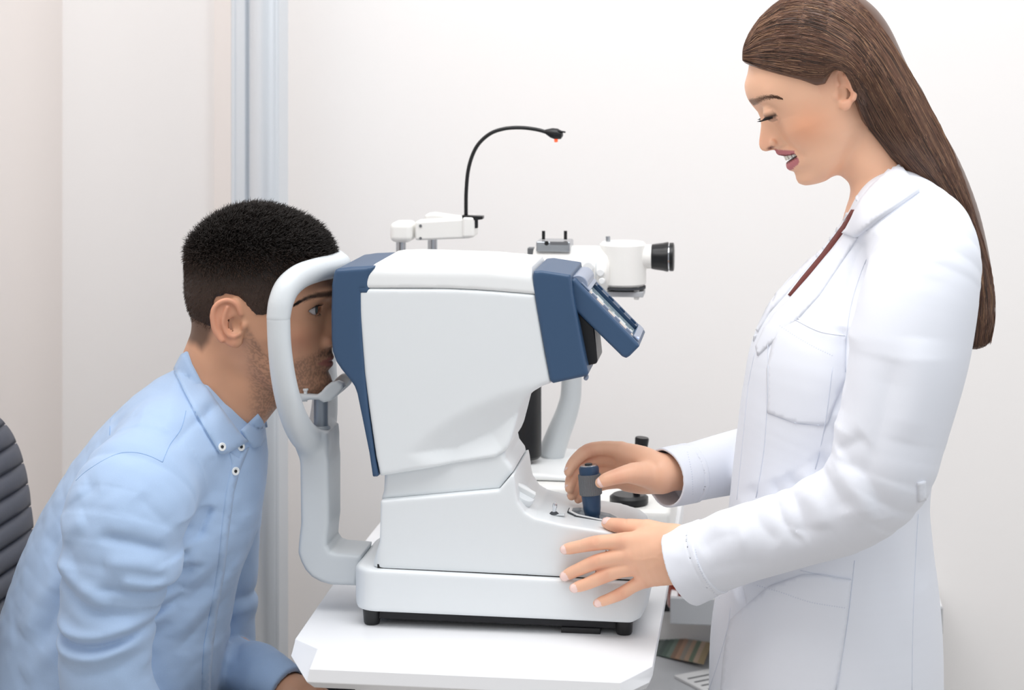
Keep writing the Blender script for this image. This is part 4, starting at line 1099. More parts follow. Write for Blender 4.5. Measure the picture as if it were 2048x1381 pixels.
pu = np.array([.088, .094, .101, .1030, .1005, .0965, .1040, .1045, .1010, .1045, .1055, .1025, .1025, .109, .1165, .1185, .1150, .1100, .1040, .1085, .102])
H['prof'] = (pv, pu)
H['bumpw'] = (np.array([-.10, -.085, -.072, -.06, -.048, -.040, -.030, -.015, .01, .03]), np.array([.022, .022, .018, .021, .016, .014, .0135, .0095, .0085, .02]))
e0 = tolocal(H, [(618, 619)], -0.033)[0]
H['eye'] = (e0[1], 0.0325, e0[0] - 0.001)
H['wing'] = (-.030, .0135, .1000); H['wr'] = 0.0078
H['sock'] = 0.0062; H['brow'] = 0.0035; H['cheek'] = (.060, -.020, 0.003)
H['btop'] = .06; H['ftop'] = .068; H['fbot'] = -.108
H['cran'] = ((.000, .041), (.0945, .0765, .0945))
H['slit'] = (-0.0005, 1.15, 0.0064); H['crease'] = 0.0010; H['creasev'] = 0.0078
H['side'] = [(.072, -.050, .0022, .010, .014), (.040, -.045, .0035, .03, .02)]
hf = head_sdf(H)
O = H['O']
headp = Prim(hf, (O[0] - .12, -.09, O[2] - .125), (O[0] + .13, .09, O[2] + .15), 0.012)
ear_o = [(484, 612), (478, 600), (459, 595), (442, 600), (431, 615), (430, 636), (434, 659), (445, 678), (460, 691), (475, 695), (484, 689), (486, 674), (490, 655), (490, 635)]
ear_h = [(483, 628), (478, 612), (468, 602), (455, 599), (442, 605), (434, 618), (433, 637), (438, 660), (449, 679)]
ear_a = [(459, 613), (453, 630), (452, 648), (459, 666), (470, 673), (480, 668)]
ears = ear_prims(H, ear_o, ear_h, ear_a, (479, 650), -0.076, 0.42, (489, 652), (472, 685))
neck = limb([U3(468, 668, 0), U3(434, 765, 0), U3(395, 850, 0), U3(355, 920, 0)], [.054, .057, .056, .055], 4, sy=1.02, k=0.02)
jawn = limb([U3(575, 700, 0), U3(480, 790, 0)], [.036, .05], 2, k=0.03)
# arms and chest run on inside the clothes; hands come out at the far cuff
SHn, SHf = U3(275, 990, -.185), U3(275, 990, -.185) * [1, -1, 1]
ELn = U3(215, 1385, -.215); HDn = U3(395, 1530, -.15)
ELf = U3(434, 1300, .19); WRf = U3(580, 1392, .040)
core = [limb([U3(360, 900, 0), U3(260, 1150, 0), U3(190, 1420, 0)], [.07, .09, .09], 4, sy=.8, k=.03),
        limb([SHn, ELn, HDn], [.042, .036, .028], 1, k=.02), limb([SHn, U3(385, 900, 0), SHf], [.045, .05, .045], 1, k=.03),
        limb([SHf, ELf, WRf], [.042, .036, .027], 1, k=.02)]
fing = []
def rel(p, d): return np.array(p) + np.array(d)
mc = rel(WRf, (.055, -.005, -.02))
core += [limb([WRf, rel(WRf, (.03, -.002, -.008)), mc], [.026, .026, .022], 2, sy=.8, k=.012)]
for i, (y_, L_) in enumerate(((-.030, .9), (-.010, 1.0), (.010, .95), (.028, .78))):
    a0 = rel(mc, (.015, y_, -.004)); a1 = rel(a0, (.034 * L_, y_ * .1, -.006)); a2 = rel(a1, (.018 * L_, 0, -.014)); a3 = rel(a2, (.010 * L_, 0, -.016))
    core.append(limb([mc + np.array([-.01, y_ * .7, 0]), a0, a1, a2, a3], [.011, .0105, .009, .008, .007], 2, k=.004))
t0_ = rel(WRf, (.02, -.028, -.012)); core.append(limb([WRf, t0_, rel(t0_, (.025, -.018, -.012)), rel(t0_, (.048, -.02, -.02))], [.014, .013, .0105, .0085], 2, k=.006))
# near hand rests on the thigh below the frame
n0 = HDn; core.append(limb([n0, rel(n0, (.04, .01, -.004))], [.026, .022], 1, k=.012))
for i, y_ in enumerate((-.026, -.009, .009, .026)):
    b0_ = rel(n0, (.075, y_ + .01, -.008)); core.append(limb([rel(n0, (.03, y_ * .6 + .01, 0)), b0_, rel(b0_, (.035, 0, -.008)), rel(b0_, (.052, 0, -.024))], [.011, .0105, .009, .007], 2, k=.004))
core.append(limb([rel(n0, (.01, .02, -.005)), rel(n0, (.045, .045, -.012)), rel(n0, (.07, .05, -.02))], [.013, .011, .0085], 2, k=.006))
allp = [headp, neck, jawn, ears] + core
hair_edge = [(374, 702), (393, 714), (411, 693), (421, 667), (427, 645), (425, 618), (432, 598), (455, 590), (478, 596), (492, 608), (501, 620), (512, 632), (534, 632), (552, 600), (566, 575), (600, 552), (636, 532), (672, 512), (720, 420), (500, 330), (330, 420), (330, 700)]
HE = UP(hair_edge, -0.074)
hg = Grid2(lambda x, z: poly_sd(x, z, HE), -0.75, -0.1, 1.0, 1.5, 0.0012)
mbrow = tolocal(H, [(676, 594), (660, 590), (640, 588), (622, 592), (608, 599), (600, 605)], -0.034)
mbg = Grid2(lambda a, b: (lambda q: q[0] + 0.004 * q[1] ** 1.5)(line_d(a, b, mbrow)), -.13, .14, -.16, .16, 0.0008)
def paint_man(V):
    u, s, v = H['loc'](V)
    base = np.array(lin('#cf9c7d')); C = np.tile(base, (len(V), 1))
    n1 = vnoise(V, 90)[:, None]; C *= 1 + 0.05 * n1
    head = (V[:, 2] > U3(0, 900, 0)[2])
    red = np.exp(-((u - .075) / .022) ** 2 - ((v + .022) / .018) ** 2) * head
    C = C * (1 - 0.25 * red[:, None]) + np.array(lin('#c0705a')) * (0.25 * red[:, None])
    nose = np.exp(-((u - .113) / .012) ** 2 - ((v + .024) / .012) ** 2) * head; C = C * (1 - .3 * nose[:, None]) + np.array(lin('#c27a62')) * .3 * nose[:, None]
    # beard shadow
    edge = np.interp(u, [-.02, .01, .03, .06, .08, .09, .11], [.02, .0, -.035, -.045, -.040, -.036, -.034])
    bd = sstep(-(v - edge), 0.0, 0.012) * sstep(u, -.005, .018) * sstep(v, -.175, -.115) * head
    lipm = (np.abs(v + .0575) < .0075 * np.clip(1 - (s / .0255) ** 2, 0, 1)) & (u > .07)
    sp_ = rng.random(len(V)); bs = bd * (0.22 + 0.30 * (sp_ > 0.5))
    bs = np.where(lipm, 0, bs); C = C * (1 - bs[:, None]) + np.array(lin('#54423a')) * bs[:, None]
    must = np.exp(-((v + .045) / .006) ** 2) * (s < .026) * (u > .08) * (~lipm); mm = must * (0.25 + 0.35 * (sp_ > .5)); C = C * (1 - mm[:, None]) + np.array(lin('#4c362c')) * mm[:, None]
    C[lipm] = np.array(lin('#a86e62'))
    bw_ = (sstep(-mbg(u, v), -.0056, -.0030) * (s < .06) * (u > .05) * head * .85)[:, None]; C = C * (1 - bw_) + np.array(lin('#241a16')) * bw_
    # scalp under the clipped hair fades in at the hair line
    hd = hg(V[:, 0], V[:, 2]); sc_ = sstep(-hd, -.003, .010) * head * sstep(V[:, 2], O[2] - .06, O[2] - .035) * (s < .0765) * (u < .11)
    C = C * (1 - .8 * sc_[:, None]) + np.array(lin('#3a2c24')) * .8 * sc_[:, None]
    er = head * sstep(s, .0775, .084) * (np.abs(v) < .05); C = C * (1 - .3 * er[:, None]) + np.array(lin('#d98a74')) * .3 * er[:, None]
    return C
body = iso_prims('body', allp, 0.01, 0.0024, M['skin_m'], man, paint=paint_man, lip=1.8)
log('man body %d' % len(body.data.vertices))
ev, es, eu = H['eye']
for sg in (-1, 1): eyeball(man, world(H, eu, sg * es, ev), 0.0125, (1, 0.0, 0.0), lin('#6a7a78'))
# clipped hair: a close cap and many short hairs
def cap_off(v, u): return 0.0022 + 0.0075 * sstep(v, .045, .105) + 0.006 * sstep(u, .04, .085) * sstep(v, .05, .08)
def hairf(P):
    u, s, v = H['loc'](P)
    d = H['f'](P) - cap_off(v, u); e = hg(P[:, 0], P[:, 2])
    rag = 0.0012 * vnoise(P, 330)
    return smax(d, e + rag - 0.001, 0.010)
V, Q = iso(hairf, (O[0] - .13, -.10, O[2] - .085), (O[0] + .13, .10, O[2] + .17), 0.002, 1.8)
uu, ss, vv = H['loc'](V)
k_ = sstep(vv, .02, .085)[:, None]; hcA = np.array(lin('#3e2f27')); hcB = np.array(lin('#17120f'))
mesh_np('hair', V, Q, M['hair_m'], man, True, hcA * (1 - k_) + hcB * k_)
tri = V[Q]; nr = np.cross(tri[:, 2] - tri[:, 0], tri[:, 3] - tri[:, 1]); ar = np.linalg.norm(nr, axis=1); nr /= ar[:, None] + 1e-12
cen = tri.mean(1); 
outw = ((cen - (O + np.array([0, 0, .03]))) * nr).sum(1) > 0; 
if outw.mean() < .5: nr = -nr
ok_ = H['f'](cen) > 0.0012
pr_ = ar * ok_ * (cen[:, 1] < 0.1); pr_ /= pr_.sum()
N = 26000; pick = rng.choice(len(cen), N, p=pr_); c0 = cen[pick] + rng.normal(0, .0008, (N, 3)); n0_ = nr[pick]
u, s, v = H['loc'](c0); top_ = sstep(v, .05, .105) * 1.0 + 0.15 * sstep(u, .03, .08) * sstep(v, .04, .07)
Lh = 0.0028 + 0.0105 * np.clip(top_, 0, 1) * (0.6 + 0.7 * rng.random(N))
dr = n0_ * (0.45 + 0.45 * top_)[:, None] + np.array([0.55, 0, -0.15]) * top_[:, None] + np.array([0.15, 0, -0.75]) * (1 - top_)[:, None] + rng.normal(0, .30, (N, 3)) * (0.35 + top_)[:, None]
dr /= np.linalg.norm(dr, axis=1)[:, None]
tipp = c0 + dr * Lh[:, None]; md_ = c0 + dr * (Lh * .5)[:, None] + n0_ * (Lh * .12)[:, None]
g_ = rng.random(N)[:, None]; kk = np.clip(top_, 0, 1)[:, None]
cc_ = (np.array(lin('#4a382e')) * (1 - kk) + np.array(lin('#1c1613')) * kk) * (0.6 + 0.9 * g_)
strands('hair_strands', c0 - n0_ * .0005, tipp, md_, 0.00022 + 0.00038 * np.clip(top_, 0, 1), cc_, M['hair_m'], man)
# eyebrows and lashes
def brow(H, parent, m, pts, Y, wid, N, col, L, seed=3):
    r_ = np.random.default_rng(seed); f = H['f']; Pl = tolocal(H, pts, Y); t = r_.random(N) ** 1.4 * .96; k = (len(Pl) - 1) * t; i = np.clip(k.astype(int), 0, len(Pl) - 2); w_ = (k - i)[:, None]
    uv = Pl[i] * (1 - w_) + Pl[i + 1] * w_; dirv = Pl[i + 1] - Pl[i]; dirv /= np.linalg.norm(dirv, axis=1)[:, None]
    per = np.column_stack([-dirv[:, 1], dirv[:, 0]]); uv = uv + per * (r_.normal(0, .4, N) * wid * (1 - 0.92 * t) )[:, None]
    R, T, Md = [], [], []
    for (a, b), d_ in zip(uv, dirv):
        lo, hi = 0.0, 0.085        # find the skin at this (u, v): largest s with f<0
        ss_ = np.linspace(0.0, .085, 60); P = np.array([world(H, a, -q, b) for q in ss_]); fv = f(P); j = np.where(fv < 0)[0]
        if len(j) == 0: continue
        s0 = ss_[j[-1]]
        s1 = s0 if j[-1] == 59 else s0 + (ss_[1] - ss_[0]) * (fv[j[-1]] / (fv[j[-1]] - fv[j[-1] + 1]))
        p = world(H, a, -s1, b); dd = H['F'] * d_[0] + H['U'] * (d_[1] + r_.normal(0, .25) + .15); dd = dd / np.linalg.norm(dd)
        for sg in (1, -1):
            q = p * [1, sg, 1]; o = np.array([0, -sg, 0.0]) * .0010
            R.append(q); T.append(q + dd * L + o * .8); Md.append(q + dd * L * .5 + o)
    return strands('eyebrow', R, T, Md, 0.00024, np.tile(np.array(col), (len(R), 1)) * r_.uniform(.6, 1.3, (len(R), 1)), m, parent)
brow(H, man, M['hair_m'], [(676, 594), (660, 590), (640, 588), (622, 592), (608, 599), (600, 605)], -0.034, 0.0075, 1500, lin('#1d1613'), 0.0055)
def lashes(H, parent, m, N, side, L, droop, rad, seed=4, amin=-.5):
    r_ = np.random.default_rng(seed); ev, es, eu = H['eye']; c0, ph, hh = H['slit']; R, T, Md = [], [], []
    for sg in (-1, 1):
        for i in range(N):
            a = 0.20 + ph * (amin + (.97 - amin) * (i + r_.random() * .8) / N); h_ = c0 + side * hh * max(0, 1 - ((a - .20) / ph) ** 2) ** .8
            p = np.array([.0142 * math.cos(a), .0142 * math.sin(a), h_]); d_ = np.array([math.cos(a * 1.15), math.sin(a * 1.15), droop]); d_ /= np.linalg.norm(d_)
            ll = L * r_.uniform(.75, 1.1); q = p + d_ * ll + np.array([0, 0, side * ll * .35]); md = p + d_ * ll * .55
            for arr, w_ in ((R, p), (T, q), (Md, md)): arr.append(world(H, eu + w_[0], sg * (es + w_[1]), ev + w_[2]))
    return strands('eyelashes', R, T, Md, rad, np.tile((.012, .009, .008), (len(R), 1)), m, parent)
lashes(H, man, M['hair_m'], 34, 1, 0.0065, -0.15, 0.00030)
lashes(H, man, M['hair_m'], 20, -1, 0.0035, -0.5, 0.00018, 5)
log('man hair')

# ---- shirt
box4 = (-1.15, 0.05, 0.45, 1.25)
folds = [  # near sleeve: the rolled folds at the elbow
    ([(120, 1122), (170, 1150), (235, 1190), (300, 1206), (330, 1214)], .0060, .009), ([(124, 1100), (165, 1116), (215, 1150), (262, 1180)], -.0065, .012),
    ([(126, 1234), (170, 1254), (230, 1260), (290, 1247), (326, 1222)], .0080, .006), ([(128, 1216), (180, 1234), (240, 1238), (300, 1225), (324, 1210)], -.0080, .009),
    ([(128, 1254), (180, 1276), (250, 1276), (314, 1250)], -.0070, .009), ([(132, 1290), (190, 1312), (260, 1306), (308, 1282)], .0025, .009),
    ([(120, 1030), (131, 1072), (120, 1118)], .0090, .007), ([(128, 1026), (150, 1006), (190, 978), (225, 955)], .0030, .009), ([(132, 1050), (165, 1040), (205, 1010)], -.0035, .012),
    ([(352, 1096), (330, 1076), (300, 1060), (262, 1048), (235, 1046)], .0055, .007), ([(346, 1177), (322, 1166), (285, 1152), (235, 1144)], .0055, .006), ([(344, 1160), (315, 1146), (280, 1134)], -.0045, .009),
    ([(348, 1110), (352, 1138), (345, 1166)], -.0045, .009), ([(352, 1120), (318, 1108), (280, 1098), (250, 1100)], -.0045, .012), ([(180, 1186), (215, 1210), (262, 1216), (310, 1200)], -.0030, .010),
    ([(300, 975), (330, 1010), (355, 1050)], .0030, .010), ([(240, 975), (270, 1010), (285, 1050)], -.0020, .016), ([(165, 1060), (190, 1100), (200, 1150)], .0025, .012),
    # armpit and chest
    ([(376, 1046), (366, 1075), (353, 1112)], .0070, .007), ([(404, 1100), (385, 1130), (350, 1165)], -.0030, .012),
    ([(372, 860), (388, 900), (398, 945)], -.0030, .010), ([(352, 850), (378, 900), (396, 940)], .0030, .008),
    ([(436, 1096), (402, 1160), (362, 1210), (325, 1250)], .0055, .010), ([(446, 1076), (414, 1136), (372, 1184), (338, 1222)], -.0055, .011), ([(424, 1222), (384, 1268), (334, 1318), (308, 1352)], .0050, .010), ([(428, 1180), (396, 1230), (344, 1288), (312, 1326)], -.0045, .012),
    ([(410, 1290), (380, 1330), (345, 1370)], .0040, .010), ([(470, 930), (480, 1000), (468, 1090), (450, 1170)], .0045, .007), ([(488, 920), (500, 990), (486, 1070)], -.0045, .008), ([(512, 920), (512, 1000), (495, 1080)], .0045, .007),
    # back
    ([(60, 1150), (90, 1090), (114, 1030)], .0040, .012), ([(20, 1290), (60, 1220), (95, 1160)], -.0040, .015), ([(70, 1310), (100, 1240), (118, 1180)], .0040, .011), ([(30, 1370), (70, 1330), (110, 1290)], -.0030, .014), ([(150, 900), (200, 870), (250, 850)], .0025, .012), ([(200, 955), (160, 995), (128, 1040)], -.0035, .012),
    ([(300, 790), (330, 805), (352, 840)], .0025, .008), ([(345, 735), (352, 765), (372, 800)], .0035, .007), ([(330, 755), (345, 800), (352, 850)], -.0035, .009), ([(362, 860), (345, 880), (330, 905)], .0025, .006), ([(270, 800), (300, 830), (318, 880)], -.0020, .010)]
folds = [(f[0], f[1] * 1.15, *f[2:]) for f in folds]
fm = fold_map(folds, -0.20, box4)
fold_far = fold_map([([(428, 1225), (460, 1215), (490, 1222)], .005, .009), ([(440, 1245), (475, 1240), (510, 1262)], -.004, .012), ([(480, 1262), (505, 1290), (520, 1330)], .004, .010), ([(530, 1300), (545, 1330), (550, 1360)], .003, .010)], 0.12, box4)
sh_t = limb([U3(408, 812, 0), U3(388, 880, 0), U3(338, 985, 0), U3(272, 1120, 0), U3(230, 1260, 0), U3(205, 1400, 0), U3(200, 1520, 0)], [.060, .094, .126, .140, .149, .149, .145], 5, sy=.80)
sh_a = limb([U3(330, 905, -.10), U3(268, 1000, -.175), U3(240, 1105, -.205), U3(216, 1240, -.215), U3(214, 1370, -.215), U3(262, 1462, -.19), HDn + np.array([-.03, 0, 0])], [.06, .078, .0735, .0590, .0560, .055, .044], 4, k=.022, fine=True)
shf = U3(268, 1000, -.175) * [1, -1, 1]
sh_b = limb([U3(330, 905, -.10) * [1, -1, 1], shf, ELf, WRf + np.array([-.055, .030, .016]), WRf + np.array([-.005, 0, .004])], [.06, .074, .055, .043, .036], 4, k=.022)
sh_y = limb([U3(330, 905, -.10), U3(365, 860, 0), U3(330, 905, -.10) * [1, -1, 1]], [.062, .062, .062], 3, k=.03)
prs = [sh_t, sh_y, sh_a, sh_b]
wz_ = WRf; wd_ = np.array([.055, -.030, -.016]); wd_ /= np.linalg.norm(wd_)
bodyneck = union
def shirtf(P, d):
    near = sstep(-P[:, 1], -0.01, 0.05)
    d = d + fm(P[:, 0], P[:, 2]) * near + fold_far(P[:, 0], P[:, 2]) * (1 - sstep(-P[:, 1], -0.08, -0.02))
    d = d + 0.0009 * vnoise(P, 38) + 0.0005 * vnoise(P, 95)
    # open cuff at the far wrist
    q = (P - (wz_ - wd_ * 0.004)) @ wd_; rr = np.linalg.norm((P - wz_) - np.outer((P - wz_) @ wd_, wd_), axis=1)
    loc_ = (np.abs(P[:, 1] - wz_[1]) < .07) & (P[:, 0] > wz_[0] - .05) & (np.abs(P[:, 2] - wz_[2]) < 0.08)
    d = np.where(loc_, smax(d, q, .002), d); d = np.where(loc_ & (q > -.03), smax(d, -(rr - .031), .002), d)
    # front opening edge below the collar
    return d
log('shirt prep')
shirt = iso_prims('shirt', prs, 0.02, 0.0032, M['shirt'], man, extra=shirtf, lip=2.4)
log('shirt %d' % len(shirt.data.vertices))
bs_ = bvh_of(shirt); bsn = merged_bvh([shirt, body], 0.90)
M['shirt2'] = M['shirt']
colr = patch('collar', bsn, [(371, 697), (350, 722), (346, 738), (362, 775), (390, 830), (432, 900), (437, 908), (448, 909), (470, 897), (494, 884), (478, 868), (455, 838), (430, 803), (402, 762), (384, 728), (376, 704)], 0.0050, M['shirt'], man)
me_ = colr.data; n_v = len(me_.vertices); A_ = np.empty(n_v * 3, np.float32); me_.vertices.foreach_get('co', A_); A_ = A_.reshape(-1, 3).copy(); A_[:, 1] *= -1
patch('collar', bsn, [(481, 862), (500, 843), (516, 828), (524, 840), (527, 862), (526, 880), (518, 892), (506, 897), (493, 882)], 0.0050, M['shirt'], man, step=5)
colf = mesh_py('collar', A_, [tuple(p.vertices)[::-1] for p in me_.polygons], M['shirt'], man, True)
plk = patch('placket', bs_, [(458, 902), (478, 918), (482, 904), (498, 895), (478, 945), (468, 985), (458, 1060), (448, 1150), (436, 1215), (426, 1290), (419, 1395), (402, 1400), (408, 1290), (422, 1215), (436, 1130), (444, 1050), (452, 985), (464, 930)], 0.0013, M['shirt'], man)
cb_ = merged_bvh([shirt, colr, colf, plk])
for px, py in ((443, 894.5), (481, 894.5), (470, 943)):
    o_, d = ray(px, py); h_ = cb_.ray_cast(Vector(o_), Vector(d)); n_ = np.array(h_[1]); n_ = n_ if n_ @ d < 0 else -n_
    n_ = n_ * .6 - d * .4; n_ /= np.linalg.norm(n_); b_o = lathe('button', [(0.0050, 0), (0.0054, 0.001), (0.0054, 0.0018), (0.0040, 0.0022), (0.0036, 0.0016)], np.array(h_[0]) + n_ * .0004, n_, M['button'], man, n=24)
    th = lathe('button_thread', [(0.0022, 0), (0.0020, 0.0008)], np.array(h_[0]) + n_ * .0021, n_, M['black'], b_o, n=12)
for pl in ([(218, 912), (222, 830), (232, 826)], [(223, 913), (245, 906), (274, 906), (300, 913), (325, 925)], [(325, 925), (340, 890), (362, 858), (372, 822)], [(152, 962), (170, 945), (200, 925), (223, 913)], [(347, 737), (372, 790), (410, 858), (438, 906)], [(422, 1215), (408, 1290), (404, 1350)], [(325, 1205), (250, 1180), (240, 1130), (262, 1000)][0:0]):
    if pl: seam('seam', cb_, pl, 0.0005, M['shirtseam'], man)
# trousers, belt edge, shoes
hipn = U3(195, 1490, 0); zthg = 0.575
kx = U3(598, 1400, 0.1)[0]
tp = [limb([np.array([hipn[0] - .02, 0, .68]), np.array([hipn[0] + .0, 0, .60])], [.10, .115], 1, sy=.72)]
for sg in (-1, 1):
    tp.append(limb([np.array([hipn[0], sg * .09, .58]), np.array([hipn[0] + .25, sg * .125, .560]), np.array([kx, sg * .13, .555])], [.092, .082, .068], 3, k=.03))
    tp.append(limb([np.array([kx, sg * .11, .575]), np.array([kx - .03, sg * .115, .33]), np.array([kx - .13, sg * .115, .10])], [.068, .056, .045], 3, k=.02))
iso_prims('trousers', tp, 0.02, 0.009, M['trouser'], man, extra=lambda P, d: d + .0015 * vnoise(P, 30))
for sg in (-1, 1):
    iso_prims('shoe', [limb([np.array([kx - .15, sg * .115, .075]), np.array([kx - .05, sg * .12, .055]), np.array([kx + .05, sg * .125, .042])], [.045, .042, .034], 3), ell((kx - .06, sg * .12, .012), (.15, .045, .02), k=.01)], .02, .005, M['shoe'], man, extra=lambda P, d: np.maximum(d, .002 - P[:, 2]))
log('man done')
# ================================================================== the standing woman
wroot = U3(1660, 1300, 0)
wom = empty('person', (wroot[0], 0, 0.0), 'standing smiling person with long brown hair in a white lab coat', 'person')
H = {}
TW = math.radians(24)
H['O'], H['F'], H['U'] = head_frame(1678, 191, -0.066, TW, -1)
H['tab'] = np.array([
    [-.112, .062, .016, 1.9, .045, .055], [-.098, .074, .026, 1.9, .050, .060], [-.090, .079, .033, 2.0, .036, .054], [-.080, .082, .041, 2.0, .018, .042], [-.066, .084, .049, 2.1, -.004, .028],
    [-.052, .085, .055, 2.2, -.02, .015], [-.038, .086, .060, 2.3, -.03, .01], [-.02, .087, .064, 2.4, -.03, .01], [0, .089, .066, 2.4, -.03, .01], [.015, .092, .067, 2.6, -.03, .01],
    [.030, .098, .067, 2.6, -.03, .01], [.042, .101, .067, 2.5, -.03, .01], [.06, .100, .066, 2.3, -.03, .01], [.09, .080, .056, 2.1, -.03, .01], [.12, .058, .045, 2.0, -.03, .01]])
prof_px = [(1481, 118), (1482, 138), (1484, 155), (1488, 173), (1494.5, 190), (1499, 199), (1508, 211), (1518, 223), (1521.5, 236), (1522, 250), (1520.5, 264), (1518, 280), (1517.5, 289), (1519, 296), (1523, 301), (1531, 303.5), (1541, 301),
    (1548, 300), (1551, 302), (1552, 306), (1555, 309.5), (1561, 312), (1566, 318), (1572.5, 325), (1572, 331), (1573.5, 337), (1579, 341), (1588, 343.5), (1591, 350), (1592.5, 358), (1597, 367), (1606, 373), (1618, 374)]
pl_ = tolocal(H, prof_px, 0.0); o_ = np.argsort(pl_[:, 1]); pv = pl_[o_, 1]; pu = pl_[o_, 0]
H['prof'] = (pv, pu)
H['bumpw'] = (np.array([-.10, -.085, -.075, -.062, -.045, -.034, -.026, -.012, .010, .03, .05]), np.array([.020, .020, .017, .021, .019, .014, .0115, .0085, .0078, .012, .03]))
ec = tolocal(H, [(1547, 223)], -0.031)[0]
H['eye'] = (ec[1], 0.0305, ec[0] - 0.0005)
nw = tolocal(H, [(1547, 287)], -0.015)[0]; H['wing'] = (nw[1], .0115, nw[0] - 0.001); H['wr'] = 0.0066
H['sock'] = 0.0050; H['brow'] = 0.0012; ck = tolocal(H, [(1592, 268)], -0.045)[0]; H['cheek'] = (ck[0], ck[1], 0.0042)
H['btop'] = .075; H['ftop'] = .070; H['fbot'] = -.0950
H['cran'] = ((.006, .042), (.0905, .0725, .086))
H['slit'] = (-0.0050, 1.10, 0.0020); H['crease'] = 0.0010; H['creasev'] = 0.0052
H['side'] = []
gr = [(1555, 279), (1566, 287), (1580, 293), (1594, 300), (1603, 311), (1608, 322)]
GL = tolocal(H, gr, -0.035)
GL2 = tolocal(H, [(1547, 276), (1553, 281), (1556, 288), (1551, 294)], -0.018)
GL3 = tolocal(H, [(1590, 335), (1600, 340), (1608, 352)], -0.02)
def grid_uv(fn): return Grid2(fn, -.13, .14, -.16, .16, 0.0008)
gg = grid_uv(lambda a, b: (lambda q1, q2, q3: 0.0032 * np.exp(-(q1[0] / .0034) ** 1.4) * np.clip(np.minimum(q1[1], 1 - q1[1]) * 5, 0, 1) + 0.0032 * np.exp(-(q2[0] / .0020) ** 2) + 0.0010 * np.exp(-(q3[0] / .004) ** 2))(line_d(a, b, GL), line_d(a, b, GL2), line_d(a, b, GL3)))
H['groove'] = gg
MP = tolocal(H, [(1538, 317), (1559, 312.3), (1570, 313), (1580, 310.5), (1590, 307), (1600, 304.5), (1595, 311), (1586, 318), (1573.5, 325.8), (1554, 333)], -0.012)
gm = grid_uv(lambda a, b: poly_sd(a, b, MP)); H['mouth'] = gm
UL = tolocal(H, [(1544, 302), (1551, 299.5), (1558, 301), (1573, 300), (1590, 299.5), (1601, 303.5), (1592, 308), (1575, 314), (1561, 314), (1546, 312)], -0.012)
LL = tolocal(H, [(1566, 326), (1573, 324), (1582, 319), (1592, 311), (1602, 305.5), (1603, 314), (1595, 328), (1587, 338), (1580, 341.5), (1564, 341)], -0.012)
g_ul = grid_uv(lambda a, b: poly_sd(a, b, UL)); g_ll = grid_uv(lambda a, b: poly_sd(a, b, LL))
hfw = head_sdf(H)
O = H['O']
headp = Prim(hfw, (O[0] - .14, -.085, O[2] - .14), (O[0] + .13, .085, O[2] + .16), 0.010)
ear_o = [(1664, 152), (1669, 139), (1680, 131), (1694, 132), (1706, 142), (1713, 160), (1715, 180), (1709, 200), (1698, 215), (1689, 220), (1682, 214), (1677, 200), (1670, 180)]
ear_h = [(1676, 172), (1671, 160), (1671, 147), (1681, 137), (1694, 138), (1704, 147), (1710, 162), (1711, 180), (1706, 197)]
ear_a = [(1690, 151), (1699, 163), (1701, 180), (1695, 196), (1685, 203)]
ears = ear_prims(H, ear_o, ear_h, ear_a, (1678, 190), -0.068, 0.40, (1672, 192), (1690, 210))
neck = limb([U3(1712, 235, 0), U3(1752, 315, 0), U3(1782, 385, 0), U3(1800, 450, 0)], [.040, .0405, .044, .055], 4, sy=0.92, k=0.014)
jaww = limb([U3(1665, 290, 0), U3(1738, 318, 0)], [.028, .036], 2, k=0.016)
chest = limb([U3(1785, 435, 0), U3(1755, 540, 0), U3(1700, 640, 0)], [.045, .060, .065], 4, sy=.8, k=.03)
# joints
SN = U3(1845, 520, -.165); EN = U3(1765, 965, -.225); WN = U3(1352, 1112, -.132)
SF = SN * [1, -1, 1]; EF = U3(1600, 905, .21); WF = U3(1325, 949, .016)
core = [limb([U3(1700, 640, 0), U3(1660, 950, 0), U3(1650, 1200, 0)], [.08, .07, .08], 3, sy=.8, k=.03),
        limb([U3(1845, 530, -.165), U3(1812, 720, -.20), U3(1758, 955, -.218), U3(1600, 1056, -.185), U3(1470, 1095, -.158)], [.040, .038, .036, .030, .027], 3, k=.02),
        limb([U3(1470, 1095, -.158), WN], [.027, .0255], 1, sy=1.2, k=.01), limb([SN, U3(1780, 450, 0), SF], [.04, .05, .04], 1, k=.03),
        limb([SF, EF, WF + (EF - WF) * .2, WF], [.04, .034, .026, .0225], 1, k=.02)]
# ---- near (left) hand lying on the flank of the deck
k3 = 3.288
def z3(x, y): return (1080 + x / k3, 840 + y / k3)
HB = {'thumb': [(825, 770, -.118, .0150), (705, 728, -.104, .0128), (550, 702, -.082, .0098), (475, 690, -.070, .0085), (437, 681, -.064, .0066)],
      'index': [(560, 800, -.118, .0112), (460, 803, -.112, .0092), (366, 812, -.105, .0092), (255, 835, -.0955, .0078), (195, 847, -.0915, .0074), (160, 854, -.0890, .0058)],
      'middle': [(600, 892, -.123, .0114), (490, 908, -.117, .0093), (374, 935, -.108, .0093), (255, 985, -.0975, .0080), (200, 1010, -.0935, .0076), (160, 1030, -.0905, .0060)],
      'ring': [(640, 970, -.125, .0110), (540, 990, -.120, .0090), (440, 1022, -.113, .0089), (325, 1073, -.1060, .0077), (265, 1094, -.1030, .0072), (222, 1108, -.1005, .0057)],
      'little': [(688, 1052, -.124, .0102), (610, 1097, -.119, .0080), (541, 1140, -.114, .0079), (458, 1177, -.1080, .0069), (410, 1194, -.1055, .0064), (376, 1207, -.1035, .0052)]}
hand = []
for nme, pts in HB.items():
    hand.append(finger([(*z3(a, b), y, r) for a, b, y, r in pts], .0035))
WNp = (880, 880)
